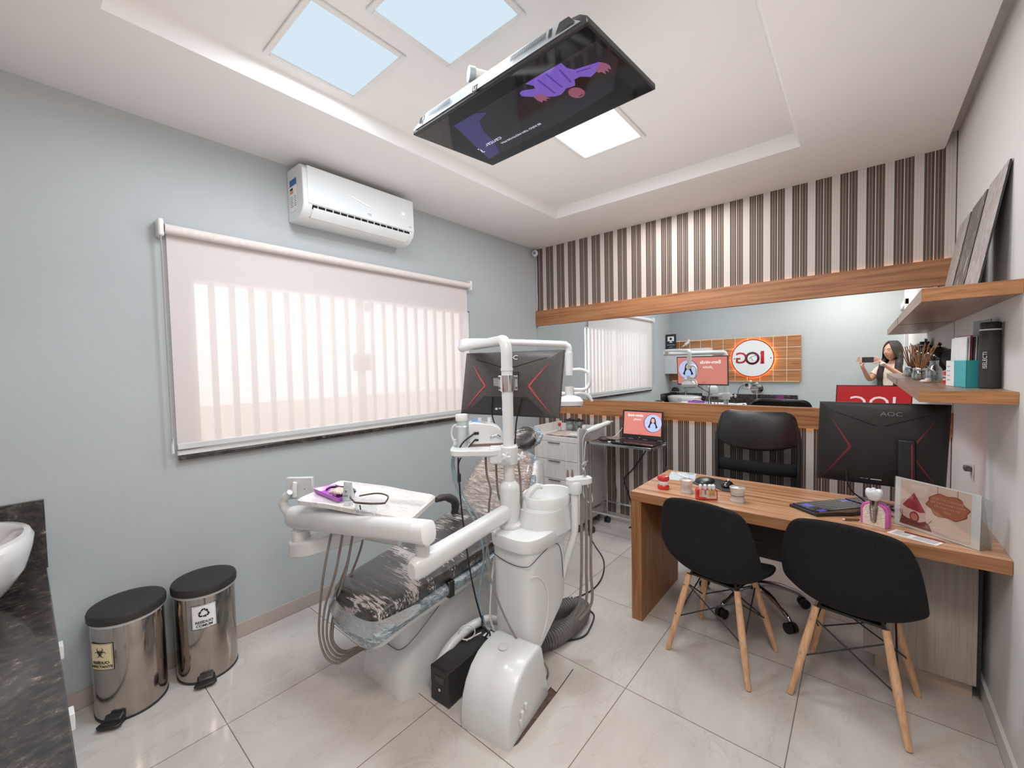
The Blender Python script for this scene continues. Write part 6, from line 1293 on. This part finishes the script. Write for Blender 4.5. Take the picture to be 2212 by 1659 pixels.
# ---------------------------------------------------------------- chrome cart with laptop
t = thing('laptop_cart', 'chrome two-tier cart on castors carrying the laptop', 'cart', (-1.55,3.37,0))
X0, X1, Y0, Y1 = -1.845, -1.262, 3.20, 3.54
part('top_shelf', MB().box(X0+.01, X1-.01, Y0+.01, Y1-.01, .800, .812), BLACKG, t)
m = MB()
for a in ((X0,X1,Y0,Y0+.012),(X0,X1,Y1-.012,Y1),(X0,X0+.012,Y0,Y1),(X1-.012,X1,Y0,Y1)): m.box(*a, .795, .815)
part('top_rim', m, CHROME, t, bevel=.002)
for a in ((X0,X1,Y0,Y0+.010),(X0,X1,Y1-.010,Y1),(X0,X0+.01,Y0+.01,Y1-.01),(X1-.01,X1,Y0+.01,Y1-.01)): part('lower_rail', MB().box(*a, .19, .208), CHROME, t, bevel=.002)
for x in (X0+.02, X1-.05):
    for y in (Y0+.02, Y1-.02):
        part('post', MB().cyl((x,y,.07),(x,y,.796),.0085,n=14), CHROME, t)
        part('castor', MB().cyl((x-.022,y,.027),(x-.006,y,.027),.027,n=18).cyl((x+.006,y,.027),(x+.022,y,.027),.027,n=18).cyl((x,y,.03),(x,y,.07),.009,n=8).cyl((x-.01,y,.027),(x+.01,y,.027),.01,n=8), BLACK, t)
t = thing('laptop', 'open black laptop showing a pink Bem-vinda screen on the chrome cart', 'laptop', (-1.44,3.33,.815))
part('base', MB().box(-1.635,-1.27,3.225,3.455,.8155,.832), BLACKG, t, bevel=.003)
m = MB()
for j in range(5):
    for i in range(14): m.box(-1.618+i*.0235, -1.618+i*.0235+.019, 3.31+j*.024, 3.31+j*.024+.019, .832, .8335)
o_ = part('keys', m, KEYK, t, smo=False); o_['kind'] = 'stuff'
part('touchpad', MB().box(-1.50,-1.405,3.235,3.295,.832,.8325), BLACK, t)
A = V(-1.637,3.450,.838); part('lid', MB().prism([A, A+V(.365,-.0,0), A+V(.365,.030,.243), A+V(0,.030,.243)], (0,.008,0)), BLACK, t, bevel=.003)
S = Fr(A+V(0,-.0004,0), (1,0,0), (0,.030,.243))
m = MB(); S.rect(m, .16, .168, .008, .013); part('badge', m, GREYW, t)
S2_ = Fr(S.p(.004,.018,.0002), S.u, S.v); welcome(S2_, .357, .225, t, 'welcome_screen_small')
solo('dark_pouch', MB().ell((-1.725,3.27,.838),(.045,.035,.022),18), M('brown_rubber', (66,56,52), rough=.5, noise=(9,(56,48,44))), 'rounded dark power brick on the left of the cart top', 'power brick')
solo('scanner_base', MB().ell((-1.70,3.40,.828),(.075,.05,.013),20), M('taupe_pad', (128,116,108), rough=.5, noise=(9,(118,106,98))), 'flat taupe scanner base behind the dark power brick', 'scanner base')
t = thing('usb_stick', 'small white loop-shaped stick beside the laptop', 'usb stick', (-1.66,3.26,.815)); part('body', MB().loft([sring(-1.655,3.262,z,.022,.009,3,20,.3) for z in (.8155,.826)]), WHITE, t)
wire('laptop_cable', [(-1.275,3.44,.825),(-1.235,3.42,.845),(-1.215,3.38,.83),(-1.21,3.36,.74),(-1.225,3.37,.62),(-1.28,3.40,.52),(-1.33,3.42,.45)], .0048, CABLE, 'black cable hanging from the right side of the laptop')
wire('cart_back_cable', [(-1.43,3.57,.78),(-1.50,3.575,.66),(-1.60,3.578,.52),(-1.68,3.58,.42),(-1.64,3.578,.30),(-1.60,3.575,.16),(-1.58,3.56,.03),(-1.60,3.50,.006)], .006, CABLE, 'black cable crossing the striped wall behind the cart')
wire('wall_lead', [(-1.77,3.575,.78),(-1.78,3.58,.68),(-1.765,3.58,.55),(-1.775,3.58,.42),(-1.76,3.58,.30),(-1.765,3.58,.20)], .0035, M('brown_lead', (70,50,40), rough=.6, noise=(9,(60,42,34))), 'thin brown lead zigzagging down behind the left side of the cart')
wire('right_back_cable', [(-1.33,3.56,.40),(-1.38,3.57,.36),(-1.36,3.57,.28),(-1.33,3.56,.16),(-1.32,3.55,.03),(-1.35,3.50,.006)], .005, CABLE, 'short black cable kinked behind the right side of the cart')
wire('white_wand_lead', [(-1.70,3.40,.838),(-1.68,3.45,.86),(-1.65,3.50,.92),(-1.63,3.52,.98)], .003, WCABLE, 'thin white lead rising beside the laptop lid')
# ---------------------------------------------------------------- the photographer, seen in the mirror
# local frame: +y is the direction the phone looks; rotated 40 degrees
pr_ = thing('person', 'person with long dark hair in a beige shirt holding up a phone', 'person', (.322,-.222,0), math.radians(40.1))
def skin(name, joints, edges, parent, mat, lv=2):
    me = bpy.data.meshes.new(name); me.from_pydata([j[:3] for j in joints], edges, [])
    o = bpy.data.objects.new(name, me); C.objects.link(o); o.parent = parent; me.materials.append(mat)
    s = o.modifiers.new('skin','SKIN')
    for v_, j in zip(me.skin_vertices[0].data, joints): v_.radius = (j[3], j[4] if len(j) > 4 else j[3])
    me.skin_vertices[0].data[0].use_root = True
    s.use_smooth_shade = True
    q = o.modifiers.new('sub','SUBSURF'); q.levels = lv; q.render_levels = lv
    return o
# local phone centre about (.07,.30,1.48): camera stands at local position of world origin
Rinv = Matrix.Rotation(-math.radians(40.1), 4, 'Z')
cl = Rinv @ V(-.322,.222,0)      # camera in local coordinates
px0, py0 = cl.x, cl.y - .018
J_ = []; E_ = []
def jn(x, y, z, r, r2=None, p=None):
    J_.append((x, y, z, r, r2 or r)); i = len(J_)-1
    if p is not None: E_.append((p, i))
    return i
pel = jn(0,-.02,.92,.125,.10); ab = jn(0,-.02,1.06,.105,.085,pel); ch = jn(0,-.02,1.24,.125,.09,ab); sh = jn(0,-.02,1.36,.085,.065,ch); nk = jn(0,-.005,1.43,.048,.048,sh); hd0 = jn(0,.01,1.49,.052,.055,nk)
for s_ in (-1,1):
    hp = jn(s_*.09,-.02,.86,.085,.085,pel); kn = jn(s_*.095,-.01,.48,.055,.055,hp); an = jn(s_*.095,-.03,.09,.038,.04,kn); jn(s_*.10,.03,.045,.034,.03,an)
    so = jn(s_*.165,-.02,1.365,.05,.05,sh)
    if s_ < 0: el = jn(-.235,.10,1.20,.036,.036,so); wr = jn(px0-.035,py0-.035,1.385,.022,.026,el); hw = jn(px0-.035,py0-.022,1.425,.028,.018,wr)
    else: el = jn(.225,.12,1.24,.036,.036,so); wr = jn(px0+.20,py0-.055,1.43,.022,.024,el); hw = jn(px0+.175,py0-.038,1.465,.026,.018,wr)
body = skin('body', J_, E_, pr_, SKIN)
def finger(pts, r0=.0085, r1=.0065):
    return skin('finger', [(p[0],p[1],p[2], r0+(r1-r0)*i/(len(pts)-1)) for i, p in enumerate(pts)], [(i,i+1) for i in range(len(pts)-1)], body, SKIN, 1)
# right-side hand wraps the phone end: four fingers behind, thumb below
yb_ = py0-.022
for i, (dz, ln) in enumerate(((.030,.050),(.012,.058),(-.006,.054),(-.022,.044))):
    finger([(px0+.172,yb_-.008,1.468+dz*.6), (px0+.155,yb_-.010,1.480+dz), (px0+.155-ln*.5,yb_-.012,1.484+dz), (px0+.155-ln,yb_-.004,1.486+dz)])
finger([(px0+.178,py0-.018,1.452), (px0+.165,py0-.005,1.438), (px0+.145,py0+.002,1.437), (px0+.125,py0+.002,1.440)], .0095, .0075)
# left hand: index and thumb pinch the lower corner, other fingers fan outwards
for i, (dx, dz, ln) in enumerate(((-.030,.055,1),(-.048,.048,.95),(-.062,.030,.85),(-.070,.008,.7))):
    finger([(px0-.038-.006*i,py0-.024,1.430-.004*i), (px0-.038+dx*.4,py0-.026,1.455+dz*.25), (px0-.038+dx*.8,py0-.022,1.465+dz*.7*ln), (px0-.038+dx*1.05,py0-.014,1.468+dz*1.1*ln)])
finger([(px0-.025,py0-.024,1.418), (px0-.006,py0-.012,1.420), (px0+.010,py0-.004,1.434), (px0+.020,py0-.004,1.437)], .0095, .0075)
# head: sculpted from one surface
def head():
    m = MB(); N, K_ = 40, 32; c = V(0,.035,1.585); rings = []
    for i in range(K_+1):
        ph = PI*i/K_; z = -math.cos(ph)   # -1 chin .. 1 crown
        r = []
        for j in range(N):
            th = 2*PI*j/N; sx, sy = math.sin(ph)*math.cos(th), math.sin(ph)*math.sin(th)
            x, y, zz = sx*.073, sy*.092, z*.118
            if zz < 0: k = 1-.42*(-z)**1.5; x *= k; y *= (1-.30*(-z)**2); y += .016*(-z)
            f = max(0, sy)  # front
            if f > .2:
                y += .0
                ax_ = x/.073
                y += .024*math.exp(-((x/.010)**2)-((zz+.018)/.020)**2)          # nose
                y += .008*math.exp(-((x/.008)**2)-((zz-.008)/.022)**2)
                y -= .007*(math.exp(-(((abs(x)-.031)/.014)**2)-((zz-.012)/.010)**2))  # eye sockets
                y += .004*math.exp(-((x/.05)**2)-((zz-.036)/.010)**2)           # brow
                y += .006*math.exp(-((x/.020)**2)-((zz+.054)/.009)**2)          # lips
                y += .007*math.exp(-((x/.018)**2)-((zz+.092)/.014)**2)          # chin
            r.append(c+V(x,y,zz))
        rings.append(r)
    return m.loft(rings)
hd = part('head', head(), SKIN, pr_, local=True, ang=80); hd.rotation_euler = (0,0,0)
EYE = M('eye_white', (230,226,222), rough=.2, noise=(9,(224,220,216))); IRIS = M('brown_iris', (44,28,20), rough=.2, noise=(9,(38,24,18))); LIP = M('lips', (176,92,88), rough=.4, noise=(9,(166,84,80)))
for s_ in (-1,1):
    e = part('eye', MB().ell((s_*.031,.112,1.597),(.013,.009,.0075),14), EYE, hd, local=True); part('iris', MB().ell((s_*.031,.1195,1.597),(.0055,.003,.0055),12), IRIS, e, local=True)
    part('eyebrow', MB().tube([(s_*.014,.131,1.612),(s_*.032,.128,1.617),(s_*.048,.115,1.612)], .0032, 8, 4), HAIR, hd, local=True)
    part('ear', MB().ell((s_*.075,.035,1.585),(.010,.018,.030),14), SKIN, hd, local=True)
part('mouth', MB().ell((0,.126,1.534),(.021,.008,.0062),16).ell((0,.1275,1.529),(.016,.007,.005),14), LIP, hd, local=True)
def hair():
    m = MB(); rings = []; N = 36
    for i in range(13):
        z = 1.725-i*.0285; q = min(1, i/4); open_ = 0 if i < 2 else min(1.0, .35+.12*(i-2)); r = []
        for j in range(N):
            a = PI/2 + open_ + (2*PI-2*open_)*j/(N-1)
            rr = math.sqrt(max(.02, 1-((z-1.60)/.135)**2)) if z > 1.60 else 1
            w = 1 + (.16 if z < 1.5 else .08*(1.60-z)/.1 if z < 1.60 else 0)
            r.append(V(.089*rr*w*math.cos(a), .022+.105*rr*w*math.sin(a)*(.95 if z > 1.5 else .8) - (.0 if z > 1.5 else .01), z))
        rings.append(r)
    return m.strip(rings)
part('hair', hair(), HAIR, pr_, local=True, sub=1, solid=.014)
for s_ in (-1,1):
    part('hair_lock', MB().tube([(s_*.080,.02,1.60),(s_*.090,.03,1.50),(s_*.098,.055,1.40),(s_*.105,.075,1.28),(s_*.10,.085,1.16),(s_*.095,.085,1.10)], [.018,.030,.038,.042,.034,.012], 14, 5), HAIR, pr_, local=True)
def torso(zs): return MB().loft([[V(a*math.copysign(abs(math.cos(t_))**.8, math.cos(t_)), -.02+b*math.sin(t_), z) for t_ in [2*PI*j/36 for j in range(36)]] for z, a, b in zs])
part('shirt', torso(((.84,.165,.118),(.95,.16,.115),(1.06,.145,.105),(1.20,.158,.112),(1.30,.175,.108),(1.37,.165,.088),(1.405,.11,.072),(1.43,.062,.062))), BEIGE, pr_, local=True, ang=80)
for s_ in (-1,1):
    pts = [(s_*.14,-.02,1.36),(s_*.185,.0,1.325),(s_*.21,.04,1.27)]
    part('sleeve', MB().tube(pts, [.062,.062,.058], 18, 4), BEIGE, pr_, local=True)
part('collar', MB().tube([(-.055,.045,1.385),(-.062,.01,1.425),(-.045,-.05,1.445),(.045,-.05,1.445),(.062,.01,1.425),(.055,.045,1.385),(.02,.075,1.33)], .012, 10, 5), BEIGE, pr_, local=True)
for s_ in (-1,1):
    part('trouser_leg', MB().tube([(s_*.085,-.02,.88),(s_*.095,-.015,.50),(s_*.095,-.03,.08)], [.105,.075,.062], 20, 4), JEANS, pr_, local=True)
    part('shoe', MB().ell((s_*.10,.03,.036),(.045,.12,.036),18), BLACKM, pr_, local=True)
part('wristwatch', MB().cyl((px0+.215,py0-.045,1.415),(px0+.205,py0-.05,1.428),.027,n=20), WHITE2, pr_, local=True)
# phone, right behind the lens
ph = thing('smartphone', 'dark smartphone held sideways in both hands', 'phone', (.05,.04,1.48), math.radians(40.1)); ph_l = lambda x, y, z: V(x, y, z)
Wp = Matrix.Rotation(math.radians(40.1), 4, 'Z')
def pw(x, y, z): return Wp @ V(x, y, 0) + V(0,0,z)
part('shell', MB().prism([pw(-.014,-.014,1.443), pw(.138,-.014,1.443), pw(.138,-.014,1.515), pw(-.014,-.014,1.515)], Wp @ V(0,-.008,0)), M('phone_shell', (34,36,40), rough=.35, noise=(9,(28,30,34))), ph, bevel=.003)
part('lens_bump', MB().prism([pw(-.008,-.0135,1.468), pw(.014,-.0135,1.468), pw(.014,-.0135,1.508), pw(-.008,-.0135,1.508)], Wp @ V(0,.0015,0)), BLACKG, ph, bevel=.0006)
# ---------------------------------------------------------------- lights, world, camera
def area(name, loc, size, energy, col, rot=(0,0,0), sy=None, spread=PI):
    l = bpy.data.lights.new(name, 'AREA'); l.energy = energy; l.color = lin(col)[:3]; l.shape = 'RECTANGLE'; l.size = size; l.size_y = sy or size; l.spread = spread
    o = bpy.data.objects.new(name, l); C.objects.link(o); o.location = loc; o.rotation_euler = rot; return o
for (x, y, e) in ((-1.685,.907,13.5), (-1.18,1.077,13.5), (-1.17,2.184,18)): area('panel_lamp', (x, y, ZR-.012), .34, e, (236,246,255))
area('room_fill', (-.15, .35, ZC-.01), .5, 28, (255,246,238))  # added fill light brightening the desk side, not a fixture of the room
area('room_fill', (-1.15, 3.2, ZC-.01), .8, 11, (255,246,240), sy=.3)  # added fill light in front of the striped wall, no real fixture
area('corridor_fill', (.95, .3, ZC-.01), .5, 24, (255,248,240))  # added light for the unseen corridor, no fixture known there
area('daylight', (XL-.6, 1.6, 1.75), 2.4, 16, (255,246,242), rot=(0,-PI/2,0), sy=1.3)
up_ = area('ceiling_fill', (-1.1, 1.5, 1.95), 2.2, 13, (255,248,244), rot=(PI,0,0), sy=2.6); up_.visible_glossy = False  # added upward fill that brightens the ceiling, left out of reflections
w = bpy.data.worlds.new('sky'); bpy.context.scene.world = w; w.use_nodes = True
w.node_tree.nodes['Background'].inputs[0].default_value = lin((255,250,248)); w.node_tree.nodes['Background'].inputs[1].default_value = 2.0
cam = bpy.data.cameras.new('camera'); co = bpy.data.objects.new('camera', cam); C.objects.link(co); bpy.context.scene.camera = co
cam.sensor_fit = 'HORIZONTAL'; cam.sensor_width = 36; cam.lens = 897.2/2212*36; cam.clip_start = .02
yaw, pitch, roll = map(math.radians, (40.129, -2.278, -1.2436))
f = V(-math.sin(yaw)*math.cos(pitch), math.cos(yaw)*math.cos(pitch), math.sin(pitch)); r = V(math.cos(yaw), math.sin(yaw), 0); u = r.cross(f)
r2 = r*math.cos(roll)+u*math.sin(roll); u2 = u*math.cos(roll)-r*math.sin(roll)
co.matrix_world = Matrix(((r2.x,u2.x,-f.x,0),(r2.y,u2.y,-f.y,0),(r2.z,u2.z,-f.z,1.48),(0,0,0,1)))
sc_ = bpy.context.scene; sc_.view_settings.view_transform = 'Standard'; sc_.view_settings.look = 'None'; sc_.view_settings.exposure = -.01; sc_.view_settings.gamma = 1.08
